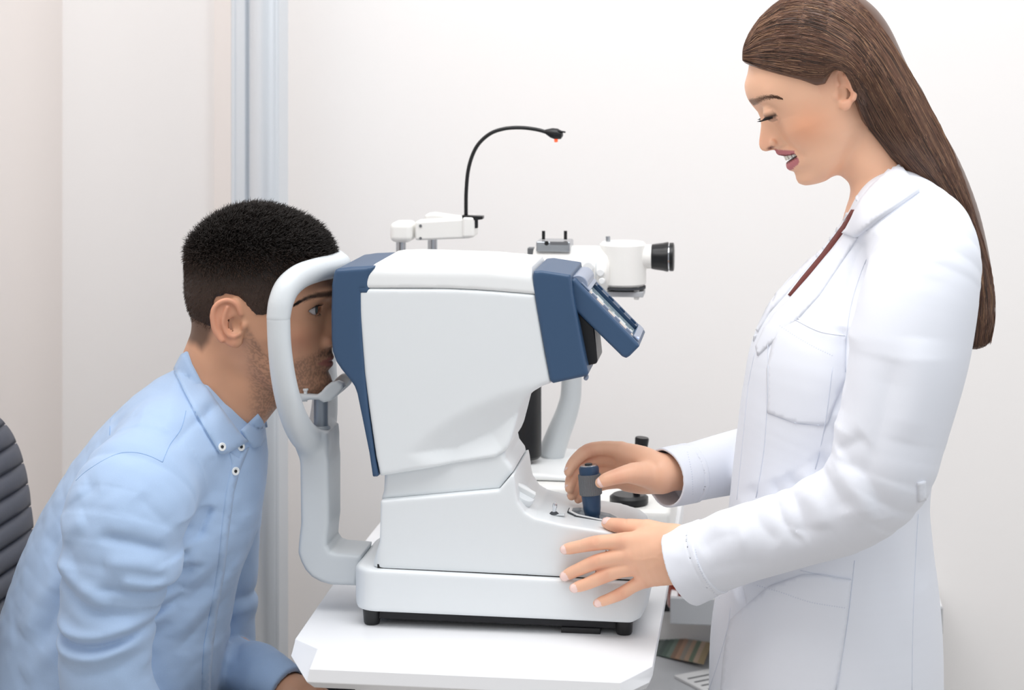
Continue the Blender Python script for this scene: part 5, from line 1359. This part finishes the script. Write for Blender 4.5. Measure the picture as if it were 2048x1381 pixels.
palm = [limb([U3(*z3(890, 800), -.128), U3(*z3(760, 785), -.124), U3(*z3(610, 800), -.120)], [.0155, .0145, .0120], 3, k=.010),
        limb([U3(*z3(900, 860), -.130), U3(*z3(760, 870), -.130), U3(*z3(620, 888), -.124)], [.0170, .0160, .0125], 3, k=.010),
        limb([U3(*z3(905, 930), -.130), U3(*z3(780, 945), -.130), U3(*z3(660, 962), -.125)], [.0165, .0160, .0125], 3, k=.010),
        limb([U3(*z3(905, 985), -.128), U3(*z3(800, 1010), -.127), U3(*z3(705, 1040), -.124)], [.0160, .0150, .0115], 3, k=.010),
        limb([U3(*z3(900, 780), -.126), U3(*z3(800, 765), -.116), U3(*z3(710, 730), -.105)], [.0150, .0150, .0130], 3, k=.010)]
wrl = [limb([U3(*z3(870, 795), -.130), U3(*z3(985, 850), -.134)], [.0160, .018], 1, k=.012), limb([U3(*z3(880, 970), -.130), U3(*z3(1000, 975), -.134)], [.0165, .018], 1, k=.012)]
# ---- far (right) hand round the joystick
def hb_f(pts): return limb([U3(a, b, y) for a, b, y, r in pts], [r for *_, r in pts], 3, k=.0035)
HA = {'thumb': [(1296, 950, .004, .0165), (1264, 947, -.014, .0128), (1232, 954, -.026, .0100), (1213, 960, -.0295, .0088), (1201, 966, -.0290, .0070)],
      'index': [(1240, 901, .042, .0115), (1208, 897, .044, .0095), (1176, 902, .040, .0092), (1153, 919, .028, .0080), (1142, 934, .018, .0074), (1137, 945, .011, .0058)],
      'middle': [(1244, 922, .052, .0112), (1205, 918, .054, .0095), (1168, 928, .048, .0090), (1147, 950, .032, .0080), (1141, 966, .022, .0075), (1139, 978, .015, .0060)],
      'ring': [(1246, 944, .056, .0108), (1205, 944, .058, .0090), (1170, 955, .050, .0086), (1151, 973, .034, .0076), (1145, 985, .025, .0070), (1143, 993, .019, .0056)],
      'little': [(1250, 962, .056, .0100), (1212, 968, .056, .0080), (1184, 978, .050, .0076), (1166, 990, .038, .0068), (1160, 996, .031, .0062), (1156, 1000, .025, .0050)]}
for nme, pts in HA.items(): hand.append(hb_f(pts))
palm += [limb([U3(1322, 935, .020), U3(1285, 918, .032), U3(1245, 905, .042)], [.0165, .0165, .0130], 3, k=.010),
         limb([U3(1322, 945, .024), U3(1285, 935, .040), U3(1248, 926, .050)], [.0165, .0165, .0130], 3, k=.010),
         limb([U3(1322, 955, .024), U3(1285, 952, .044), U3(1250, 948, .054)], [.0160, .0160, .0125], 3, k=.010),
         limb([U3(1320, 962, .020), U3(1285, 966, .040), U3(1254, 966, .053)], [.0150, .0150, .0120], 3, k=.010),
         limb([U3(1318, 948, .010), U3(1294, 950, .008), U3(1268, 948, -.010)], [.0165, .0160, .0130], 3, k=.010)]
allp = [headp, neck, jaww, chest] + core + wrl + palm + hand + [ears]
hairline = [(1475, 132), (1481, 124), (1500, 131), (1521, 138), (1561, 148), (1602, 158), (1632, 169), (1646, 168), (1656, 155), (1665, 141), (1681, 131), (1700, 136), (1713, 160), (1713, 200), (1722, 235), (1737, 266), (1800, 320), (1950, 300), (1900, -60), (1640, -120), (1460, -60)]
HW = UP(hairline, -0.066)
hgw = Grid2(lambda x, z: poly_sd(x, z, HW), 0.2, 0.85, 1.2, 1.75, 0.0012)
veins = fold_map([([z3(600, 900), z3(690, 890), z3(760, 870), z3(800, 885)], -.0005, .0016), ([z3(690, 960), z3(740, 940), z3(790, 900)], -.0004, .0016), ([z3(770, 855), z3(820, 830), z3(850, 880)], -.0004, .0014)] +
    [([z3(x, y - 20), z3(x + 2, y + 18)], .0008, .0012) for x, y in ((366, 812), (378, 808), (354, 815), (374, 935), (386, 930), (440, 1022), (452, 1018), (541, 1140), (552, 1134), (255, 835), (255, 985), (325, 1073), (458, 1177), (550, 702))] +
    [([(1228, 946), (1226, 962)], .0005, .0009), ([(1222, 948), (1220, 962)], .0005, .0009), ([(1275, 962), (1282, 955), (1292, 950)], .0004, .0010), ([(1270, 956), (1278, 948), (1288, 944)], .0004, .0010)], -0.12, (.05, .35, .75, 1.1), 0.0008)
def womf(P, d):
    m = P[:, 0] < 0.24
    if m.any():
        d = d.copy(); k_ = m & (P[:, 1] < -0.012)
        d[k_] += veins(P[k_, 0], P[k_, 2])
    return d
browpl = tolocal(H, [(1503, 206), (1512, 203), (1522, 197), (1536, 193), (1550, 192), (1562, 196)], -0.026)
browg = grid_uv(lambda a, b: (lambda q: q[0] + 0.0058 * q[1])(line_d(a, b, browpl)))
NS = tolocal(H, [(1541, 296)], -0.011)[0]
def paint_wom(V):
    u, s, v = H['loc'](V)
    C = np.tile(np.array(lin('#f2c0a0')), (len(V), 1)); n1 = vnoise(V, 70)[:, None]; C *= 1 + 0.03 * n1
    head = V[:, 2] > U3(0, 400, 0)[2]
    def blend(w_, hexc, a):
        nonlocal C
        w_ = (w_ * a)[:, None]; C = C * (1 - w_) + np.array(lin(hexc)) * w_
    blend(np.exp(-((u - .052) / .032) ** 2 - ((v + .020) / .024) ** 2) * head * (s > .02), '#e8966c', .50)
    blend(np.exp(-((u - .112) / .012) ** 2 - ((v + .018) / .012) ** 2) * head, '#dd8f77', .25)
    lipm = ((g_ul(u, v) < 0) | (g_ll(u, v) < 0)) & (s < .0275) & head & (u > .055)
    C[lipm] = np.array(lin('#c2777b'))
    ins = (gm(u, v) < 0.0016) & (s < .0262) & head & (u < H['mouthback'] if 'mouthback' in H else np.zeros(len(V), bool)); C[ins] = np.array(lin('#7a3434'))
    blend(sstep(-browg(u, v), -.0062, -.0034) * (s < .055) * (s > .008) * head * (u > .05), '#6a4937', .75)
    blend(np.exp(-(((u - NS[0]) / .0052) ** 2 + ((v - NS[1]) / .0022) ** 2) ** 2) * (s < .016) * (s > .003), '#6a302a', .85)  # dark of the nostril hollow, painted into the skin colour
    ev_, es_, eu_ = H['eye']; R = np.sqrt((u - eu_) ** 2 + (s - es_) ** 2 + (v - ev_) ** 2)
    blend(np.exp(-((R - .014) / .003) ** 2) * sstep(-(v - ev_), -.006, .004) * (v > ev_ - .012) * head * (u > eu_), '#84604f', .50)  # eyelid shade painted into the skin colour
    blend(np.exp(-((R - .014) / .004) ** 2) * np.exp(-((v - ev_ + .0046) / .0021) ** 2) * head * (u > eu_ - .002), '#2a1a16', .9)
    hd = hgw(V[:, 0], V[:, 2]); blend(sstep(-hd, .0, .006) * head * (s < .074), '#4a3428', .9)
    er = head * sstep(s, .068, .076) * (np.abs(v) < .05) * (u < .02); blend(er, '#e0957c', .30)
    hn = (V[:, 0] < 0.24) * 1.0; C = C * (1 - .22 * hn[:, None]) + np.array(lin('#e8b096')) * .22 * hn[:, None]
    kn = np.zeros(len(V))
    for pts in list(HB.values()):
        for a, b, y, r in (pts[2], pts[0]): q = U3(*z3(a, b), y); kn += np.exp(-(np.linalg.norm(V - q, axis=1) / .012) ** 4)
    for pts in list(HA.values()):
        a, b, y, r = pts[2]; q = U3(a, b, y); kn += np.exp(-(np.linalg.norm(V - q, axis=1) / .012) ** 4)
    blend(np.clip(kn, 0, 1), '#d98a72', .30)
    return C
H['mouthback'] = 0.2
lo = np.min([p.lo for p in allp], 0) - .006; hi = np.max([p.hi for p in allp], 0) + .006
V, Q = iso(lambda P: womf(P, union(P, allp, .010)), lo, hi, 0.00185, 1.8)
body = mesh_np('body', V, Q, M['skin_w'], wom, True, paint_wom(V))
log('woman body %d' % len(V))
ev, es, eu = H['eye']
gz = H['F'] * .75 + H['U'] * -.55
for sg in (-1, 1): eyeball(wom, world(H, eu, sg * es, ev), 0.0128, gz, lin('#5a4a34'))
# teeth: two small arches
mt = tolocal(H, [(1563, 312)], -0.0)[0]; ml2 = tolocal(H, [(1576, 327)], 0.0)[0]
upv = H['U']; fwv = H['F']
for i in range(-4, 5):
    if i == 0: continue
    a = (abs(i) - .5) * 0.30 * (1 if i > 0 else -1); yy = 0.0205 * math.sin(a); uu_ = mt[0] - .0035 - 0.026 * (1 - math.cos(a))
    tdir = fwv * math.cos(a) + np.array([0, math.sin(a), 0]); sd_ = np.cross(upv, tdir)
    c_ = world(H, uu_, yy, mt[1] - 0.0025)
    box('tooth', c_, (0.0030, 0.0062 if abs(i) < 2 else .0056, 0.0100 if abs(i) < 3 else .0085), M['tooth'], wom, rot=np.stack([tdir, sd_, upv], 1), bevel=0.0009, seg=3)
# fingernails
for nme, pts in HB.items():
    q = [np.array(U3(*z3(a, b), y)) for a, b, y, r in pts]; out_ = np.array([.05, -1, .12]) if nme != 'thumb' else np.array([0.15, -.55, .85])
    tip = q[-1] if nme == 'thumb' else q[-1]; r = pts[-1][3] * 1.12; nail(wom, tip, q[-3], out_, r, M['nail'], L=.0125 if nme != 'little' else .0105, W=r * .86)
q = [U3(a, b, y) for a, b, y, r in HA['thumb']]; nail(wom, q[-1], q[-3], (-.05, -1, .25), .0076, M['nail'], L=.0140, W=.0064)
for nme in ('index', 'middle', 'ring'):
    q = [U3(a, b, y) for a, b, y, r in HA[nme]]; nail(wom, q[-1], q[-3], (-1, -.35, .1), .0062, M['nail'], L=.011, W=.0050)
# brows, lashes
brow(H, wom, M['hair_m'], [(1500, 208), (1512, 203), (1526, 196), (1538, 193), (1550, 192), (1564, 197)], -0.026, 0.0080, 1500, lin('#5f4332'), 0.0042, 8)
lashes(H, wom, M['hair_m'], 130, 1, 0.0112, -0.42, 0.00048, 9, -.28)

# ---- hair
def tail_w(): pass
tailp = limb([U3(1700, 110, 0), U3(1745, 150, 0), U3(1785, 205, 0), U3(1822, 272, .0), U3(1868, 345, .005), U3(1905, 420, .012), U3(1930, 490, .018), U3(1945, 560, .020), U3(1951, 625, .020), U3(1948, 668, .02)], [.036, .040, .040, .038, .035, .031, .027, .025, .023, .020], 4, sy=.50, k=.02)
capg = [(1482, 124), (1482, 100), (1497, 63), (1523, 30), (1563, 0), (1620, -32), (1680, -28), (1720, 0)]
HC = UP([(1481, 125), (1500, 132), (1521, 139), (1561, 150), (1602, 160), (1632, 171), (1650, 168), (1664, 143), (1679, 130), (1692, 142), (1703, 168), (1713, 200), (1726, 240), (1742, 262), (1990, 300), (1990, -160), (1400, -160)], -0.070)
hc = Grid2(lambda x, z: poly_sd(x, z, HC), 0.2, 0.75, 1.2, 1.8, 0.0012)
EB = tolocal(H, [(1722, 158)], -0.07)[0]
def whair(P):
    u, s, v = H['loc'](P)
    off = 0.0055 + 0.0035 * sstep(-u, -.06, .03) + .004 * sstep(v, .05, .12)
    off = off + .0135 * np.exp(-(((u - EB[0]) / .026) ** 2 + ((v - EB[1]) / .038) ** 2))
    q = np.stack([(u - .006) / .0905, s / .0725, (v - .042) / .086], 1)
    k0 = np.linalg.norm(q, axis=1); k1 = np.linalg.norm(q / np.array([.0905, .0725, .086]), axis=1) + 1e-9
    cap = smin(k0 * (k0 - 1) / k1, H['f'](P), .01) - off
    cap = smax(cap, hc(P[:, 0], P[:, 2]), .008)
    cap = np.where(v < -.06, .05, cap)
    t = union(P, [tailp], .01, far=.04)
    # blunt end of the hair, a little slanted
    e0 = U3(1930, 708, .0); sl_ = (P[:, 2] - e0[2]) - 0.22 * (P[:, 0] - e0[0]); t = smax(t, -sl_, .006)
    # keep hair behind the ear and off the face
    t = smax(t, hc(P[:, 0], P[:, 2]) - 50 * (P[:, 2] < U3(0, 262, 0)[2]), .006) if False else t
    face = np.where((v > -.12) & (u > -.045) & (s < .075), -1e-9, 0)
    d = smin(cap, t, .02)
    return d
V, Q = iso(whair, (U3(1470, 0, 0)[0], -.12, U3(0, 716, 0)[2] - .01), (U3(2010, 0, 0)[0], .12, U3(0, -60, 0)[2] + .02), 0.0026, 2.0)
hairm = mesh_np('hair', V, Q, M['hair_w'], wom, True, np.tile(np.array(lin('#5f4334')), (len(V), 1)))
bh = bvh_of(hairm)
G0 = [(1485, 121), (1540, 140), (1600, 152), (1645, 156), (1670, 134), (1694, 145), (1712, 195), (1736, 255), (1790, 322), (1850, 378), (1905, 432), (1936, 490), (1949, 560), (1946, 630), (1934, 704)]
G1 = [(1485, 112), (1530, 105), (1585, 108), (1640, 118), (1690, 132), (1722, 168), (1748, 215), (1775, 265), (1815, 322), (1865, 376), (1912, 430), (1942, 490), (1956, 560), (1955, 630), (1946, 703)]
G2 = [(1487, 92), (1520, 62), (1580, 50), (1645, 62), (1705, 98), (1742, 145), (1772, 195), (1800, 245), (1838, 305), (1880, 365), (1920, 428), (1948, 490), (1964, 560), (1966, 630), (1960, 700)]
G3 = [(1500, 66), (1535, 25), (1590, 2), (1655, 12), (1715, 48), (1762, 105), (1798, 165), (1826, 220), (1860, 288), (1895, 355), (1930, 425), (1955, 490), (1973, 560), (1978, 630), (1974, 694)]
G4 = [(1520, 35), (1560, 2), (1610, -22), (1668, -22), (1722, 8), (1772, 68), (1812, 132), (1846, 190), (1886, 264), (1918, 336), (1944, 412), (1968, 490), (1985, 560), (1992, 630), (1988, 688)]
GG = np.array([G0, G1, G2, G3, G4], float)
def guide(t):
    k = min(3.9999, t * 4); i = int(k); return GG[i] * (1 - (k - i)) + GG[i + 1] * (k - i)
r_ = np.random.default_rng(5); paths = []; rads = []; cols = []
nK = 19
for n in range(3400):
    t = r_.random(); g = guide(t) + r_.normal(0, .8, (15, 2)); C_ = crom(g, 6)
    s0, s1 = (0, 1) if r_.random() < .55 else sorted(r_.random(2)); 
    if s1 - s0 < .25: s1 = min(1, s0 + .3)
    ii = np.linspace(s0, s1, nK) * (len(C_) - 1); lo_ = np.clip(ii.astype(int), 0, len(C_) - 2); C_ = C_[lo_] + (C_[lo_ + 1] - C_[lo_]) * (ii - lo_)[:, None]
    wob = r_.normal(0, 2.0) * np.sin(np.linspace(0, 3.1, nK)) ; C_[:, 1] += wob
    P = []; last = None
    for a, b in C_:
        o_, d = ray(a, b); h_ = bh.ray_cast(Vector(o_), Vector(d))
        if h_[0] is None:
            q_ = bh.find_nearest(Vector(U3(a, b, 0.0)))[0] if last is None else Vector(U3(a, b, last[1]))
            q_ = bh.find_nearest(q_)[0]; p = np.array(q_)
        else: p = np.array(h_[0])
        P.append(p); last = p
    P = np.array(P); Y0_ = P[:, 1].copy()
    P[:, 1] = np.convolve(np.pad(P[:, 1], 2, mode='edge'), np.ones(5) / 5, 'valid')
    P[:, 1] = np.minimum(P[:, 1], Y0_)
    lift = r_.uniform(.0001, .0011); P[:, 1] -= lift
    P += (P - np.array([P[:, 0].mean(), 0, P[:, 2].mean()])) * 0
    c = np.array(lin('#684838')) * r_.uniform(.7, 1.2)
    if r_.random() < .18: c = np.array(lin('#937055')) * r_.uniform(.8, 1.15)
    if r_.random() < .2: c = np.array(lin('#33231b')) 
    rr_ = r_.uniform(.00028, .00055)
    paths.append(P); rads.append(rr_); cols.append(c)
    if n % 4 == 0: Pm_ = P.copy(); Pm_[:, 1] *= -1; paths.append(Pm_); rads.append(rr_); cols.append(c)
ribbons('hair_strands', paths, np.array(rads), np.array(cols), M['hair_w'], wom)
log('woman hair')

# ---- lab coat
box4 = (0.12, 0.80, 0.45, 1.45)
cf = [  # pixel folds of the near sleeve and body
    ([(1693, 670), (1692, 740), (1690, 790), (1676, 846)], .006, .010), ([(1755, 474), (1728, 530), (1705, 600), (1693, 670)], .0045, .008),
    ([(1672, 890), (1700, 870), (1725, 850)], .004, .010), ([(1672, 905), (1715, 915), (1740, 950), (1757, 1010)], .0050, .014), ([(1655, 915), (1690, 945), (1722, 985), (1735, 1020)], -.0040, .014),
    ([(1640, 925), (1668, 960), (1690, 1000)], .0045, .012), ([(1575, 975), (1600, 1010), (1612, 1050), (1606, 1062)], .0050, .012), ([(1600, 965), (1630, 1000), (1640, 1040)], -.0035, .013),
    ([(1548, 990), (1565, 1030), (1590, 1062), (1612, 1066)], .0040, .008), ([(1500, 1015), (1525, 1050), (1560, 1075)], .003, .012), ([(1420, 1045), (1455, 1070), (1500, 1080)], -.0025, .014), ([(1400, 1110), (1440, 1080), (1480, 1068)], .003, .012),
    ([(1410, 1150), (1470, 1130), (1540, 1120)], .0025, .016), ([(1780, 700), (1765, 780), (1745, 860), (1725, 930)], .0035, .016), ([(1830, 660), (1822, 760), (1800, 860)], -.003, .02), ([(1850, 520), (1860, 600), (1855, 700)], .0020, .03),
    ([(1770, 520), (1750, 600), (1735, 700)], -.0020, .03)]
cfm = fold_map(cf, -0.20, box4)
cf2 = [([(1536, 790), (1530, 900), (1520, 1000)], .0015, .006), ([(1600, 640), (1640, 700), (1660, 780)], .0025, .02), ([(1560, 1250), (1570, 1320), (1575, 1381)], .002, .02), ([(1760, 1100), (1750, 1220), (1745, 1381)], .002, .015), ([(1840, 1000), (1835, 1100), (1850, 1200)], .003, .012), ([(1810, 1040), (1800, 1150), (1810, 1300)], -.002, .02), ([(1500, 1250), (1490, 1320), (1486, 1400)], .002, .015)]
cfm2 = fold_map(cf2, -0.13, box4)
torso = limb([U3(1795, 425, 0), U3(1778, 485, 0), U3(1750, 588, 0), U3(1708, 715, 0), U3(1694, 800, 0), U3(1670, 900, 0), U3(1659, 1000, 0), U3(1657, 1100, 0), U3(1655, 1200, 0), U3(1651, 1286, 0), U3(1650, 1381, 0), U3(1650, 1600, 0), U3(1650, 1830, 0)],
    [.048, .064, .088, .127, .1335, .127, .1265, .132, .141, .1475, .149, .150, .152], 5, sy=.86)
upb = limb([U3(1835, 470, 0), U3(1830, 560, 0), U3(1795, 680, 0)], [.055, .068, .085], 3, sy=.8, k=.03)
shl = limb([U3(1800, 435, -.05), U3(1838, 480, -.115), U3(1847, 525, -.155)], [.058, .066, .062], 3, k=.03)
sl_n = limb([U3(1838, 480, -.125), U3(1852, 530, -.165), U3(1838, 600, -.185), U3(1812, 720, -.200), U3(1783, 850, -.212), U3(1758, 950, -.218), U3(1690, 1015, -.205), U3(1600, 1052, -.185), U3(1490, 1088, -.160), U3(1420, 1114, -.144), U3(1372, 1133, -.134), U3(1310, 1156, -.122)],
    [.058, .063, .069, .071, .066, .060, .053, .0475, .0455, .0450, .0470, .0475], 4, k=.016, fine=True)
shlf = limb([U3(1800, 435, -.05) * [1, -1, 1], U3(1838, 480, -.115) * [1, -1, 1], U3(1847, 525, -.155) * [1, -1, 1]], [.058, .066, .062], 3, k=.03)
sl_f = limb([U3(1847, 525, -.155) * [1, -1, 1], U3(1760, 720, .195), EF, U3(1520, 915, .150), U3(1450, 930, .095), U3(1385, 945, .050), U3(1328, 957, .018), U3(1280, 968, -.01)], [.062, .062, .056, .046, .0410, .0385, .0375, .0375], 4, k=.016, fine=True)
cn0 = U3(1366, 1134, -.134); cn1 = U3(1490, 1084, -.160); cfar0 = U3(1330, 956, .018); cfar1 = U3(1450, 930, .095)
def cutter(c0, c1, prim_):
    d_ = (c1 - c0) / np.linalg.norm(c1 - c0)
    def cut(P, d):
        q = (P - c0) @ d_; rr = np.linalg.norm((P - c0) - q[:, None] * d_, axis=1)
        return np.where((np.abs(q) < .09) & (rr < .09), smax(d, .036 - q, .0015), d)
    def shell(P):
        q = (P - c0) @ d_; o_ = prim_.f(P) - .0012 + .0006 * vnoise(P, 90)
        sl = .0015 * vnoise(P, 45)
        d = smax(smax(o_, -(o_ + .0034), .0012), np.maximum(sl - q, q - .042), .0012)
        # shallow hem groove
        return d + .0007 * np.exp(-((q - .034) / .0012) ** 2)
    return cut, Prim(shell, c0 - .085, c0 + .085)
cutn, cuffn = cutter(cn0, cn1, sl_n); cutf, cufff = cutter(cfar0, cfar1, sl_f)
Vn = UP([(1724, 376), (1722, 400), (1705, 430), (1688, 458), (1640, 520), (1590, 578), (1574, 592), (1560, 560), (1640, 470), (1690, 400), (1700, 370)], -0.02)
gV = Grid2(lambda x, z: poly_sd(x, z, Vn), *box4, 0.0015)
zhem = 0.50
def coatf(P, d):
    near = sstep(-P[:, 1], 0.02, 0.08)
    armz = sstep(-P[:, 1], 0.12, 0.15)
    d = d + cfm(P[:, 0], P[:, 2]) * near + cfm2(P[:, 0], P[:, 2]) * near * (1 - armz)
    d = d + .0006 * vnoise(P * np.array([1, 1, .45]), 24)
    d = cutn(P, d); d = cutf(P, d)
    # open neck
    u, s, v = H['loc'](P)
    nk0 = U3(1700, 350, 0); nk1 = U3(1800, 440, 0)
    return smax(d, zhem - P[:, 2], .004)
prs = [torso, upb, shl, sl_n, shlf, sl_f]
log('coat prep')
coat = iso_prims('lab_coat', prs, 0.02, 0.0032, M['coat'], wom, extra=coatf, lip=3.2)
cuffs = [iso_prims('cuff', [pr_], .01, .0017, M['coat'], wom, pad=0.0) for pr_ in (cuffn, cufff)]
log('coat %d' % len(coat.data.vertices))
bc = merged_bvh([coat, body], 1.20); bco = bvh_of(coat)
# collar, lapels, undershirt, chest skin sliver
patch('undershirt', bco, [(1716, 420), (1697, 452), (1655, 508), (1614, 556), (1581, 593), (1577, 591), (1604, 556), (1644, 508), (1685, 452), (1704, 420)], .0022, M['top'], wom, step=5)
cl1 = patch('collar', bc, [(1797, 328), (1778, 345), (1745, 378), (1726, 402), (1712, 430), (1697, 458), (1689, 468), (1700, 471), (1716, 474), (1760, 440), (1800, 412), (1839, 384), (1822, 362), (1808, 345)], .0075, M['coat'], wom, step=5)
cl2 = patch('lapel', bco, [(1716, 391), (1713, 408), (1700, 432), (1680, 458), (1640, 508), (1600, 556), (1570, 592), (1540, 625), (1519, 660), (1508, 684), (1509, 650), (1529, 612), (1574, 566), (1624, 514), (1674, 442), (1704, 404)], .0022, M['coat'], wom, step=5)
cl3 = patch('lapel', bco, [(1697, 462), (1689, 470), (1650, 516), (1612, 562), (1584, 594), (1552, 625), (1528, 658), (1512, 694), (1516, 712), (1540, 690), (1590, 645), (1640, 590), (1680, 530), (1716, 476)], .0022, M['coat'], wom, step=5)
pk = patch('breast_pocket', bco, [(1558, 652), (1600, 640), (1588, 632), (1640, 655), (1692, 672), (1690, 760), (1672, 800), (1655, 850), (1640, 851), (1590, 846), (1536, 826), (1534, 740), (1545, 690)], .0022, M['coat'], wom, step=7)
pk2 = patch('side_pocket', bco, [(1540, 1172), (1604, 1150), (1650, 1150), (1703, 1160), (1696, 1225), (1686, 1300), (1672, 1381), (1660, 1420), (1440, 1420), (1446, 1330), (1456, 1260), (1462, 1240), (1500, 1205)], .0022, M['coat'], wom, step=8)
bt = patch('half_belt', bco, [(1834, 966), (1850, 962), (1850, 1000), (1836, 1004)], .0030, M['coat'], wom, step=6)
bc3 = merged_bvh([coat, cl1, cl3, pk, pk2] + cuffs)
for pl in ([(1839, 385), (1780, 430), (1716, 474)], [(1510, 705), (1497, 770), (1488, 860), (1474, 1000)], [(1755, 474), (1728, 530), (1705, 600), (1694, 665), (1691, 745)], [(1536, 690), (1535, 790), (1528, 900), (1510, 1008)], [(1590, 640), (1640, 664), (1690, 672)], [(1534, 826), (1590, 846), (1640, 851)],
           [(1665, 735), (1650, 850), (1628, 950)], [(1713, 1085), (1704, 1170), (1693, 1260), (1672, 1381)], [(1838, 1006), (1832, 1100), (1826, 1240), (1824, 1381)], [(1461, 1216), (1457, 1250), (1444, 1300), (1430, 1345), (1418, 1381)], [(1601, 1142), (1650, 1152), (1702, 1160)]):
    seam('seam', bc3, pl, 0.0006, M['coatseam'], wom)
stitches('stitching', bc3, [(1560, 652), (1590, 672), (1630, 695), (1668, 713)], M['coatseam'], wom)
stitches('stitching', bc3, [(1515, 1172), (1560, 1185), (1620, 1205), (1692, 1217)], M['coatseam'], wom)
stitches('stitching', bc3, [(1391, 1100), (1398, 1135), (1415, 1168), (1440, 1198)], M['coatseam'], wom)
stitches('stitching', bc3, [(1375, 905), (1384, 950), (1386, 990)], M['coatseam'], wom)
# trousers and shoes below the hem
tx = U3(1650, 1300, 0)[0]
tp = [limb([np.array([tx, 0, .78]), np.array([tx, 0, .62])], [.10, .11], 1, sy=.8)]
for sg in (-1, 1): tp.append(limb([np.array([tx + .005, sg * .075, .70]), np.array([tx, sg * .08, .45]), np.array([tx + .02, sg * .08, .09])], [.082, .060, .046], 3, k=.02))
iso_prims('trousers', tp, .02, .009, M['coat'], wom, extra=lambda P, d: d + .001 * vnoise(P, 30))
for sg in (-1, 1):
    iso_prims('shoe', [limb([np.array([tx + .04, sg * .08, .05]), np.array([tx - .06, sg * .083, .042]), np.array([tx - .13, sg * .088, .032])], [.036, .036, .027], 3)], .02, .005, M['coat'], wom, extra=lambda P, d: np.maximum(d, .002 - P[:, 2]))
log('woman done')
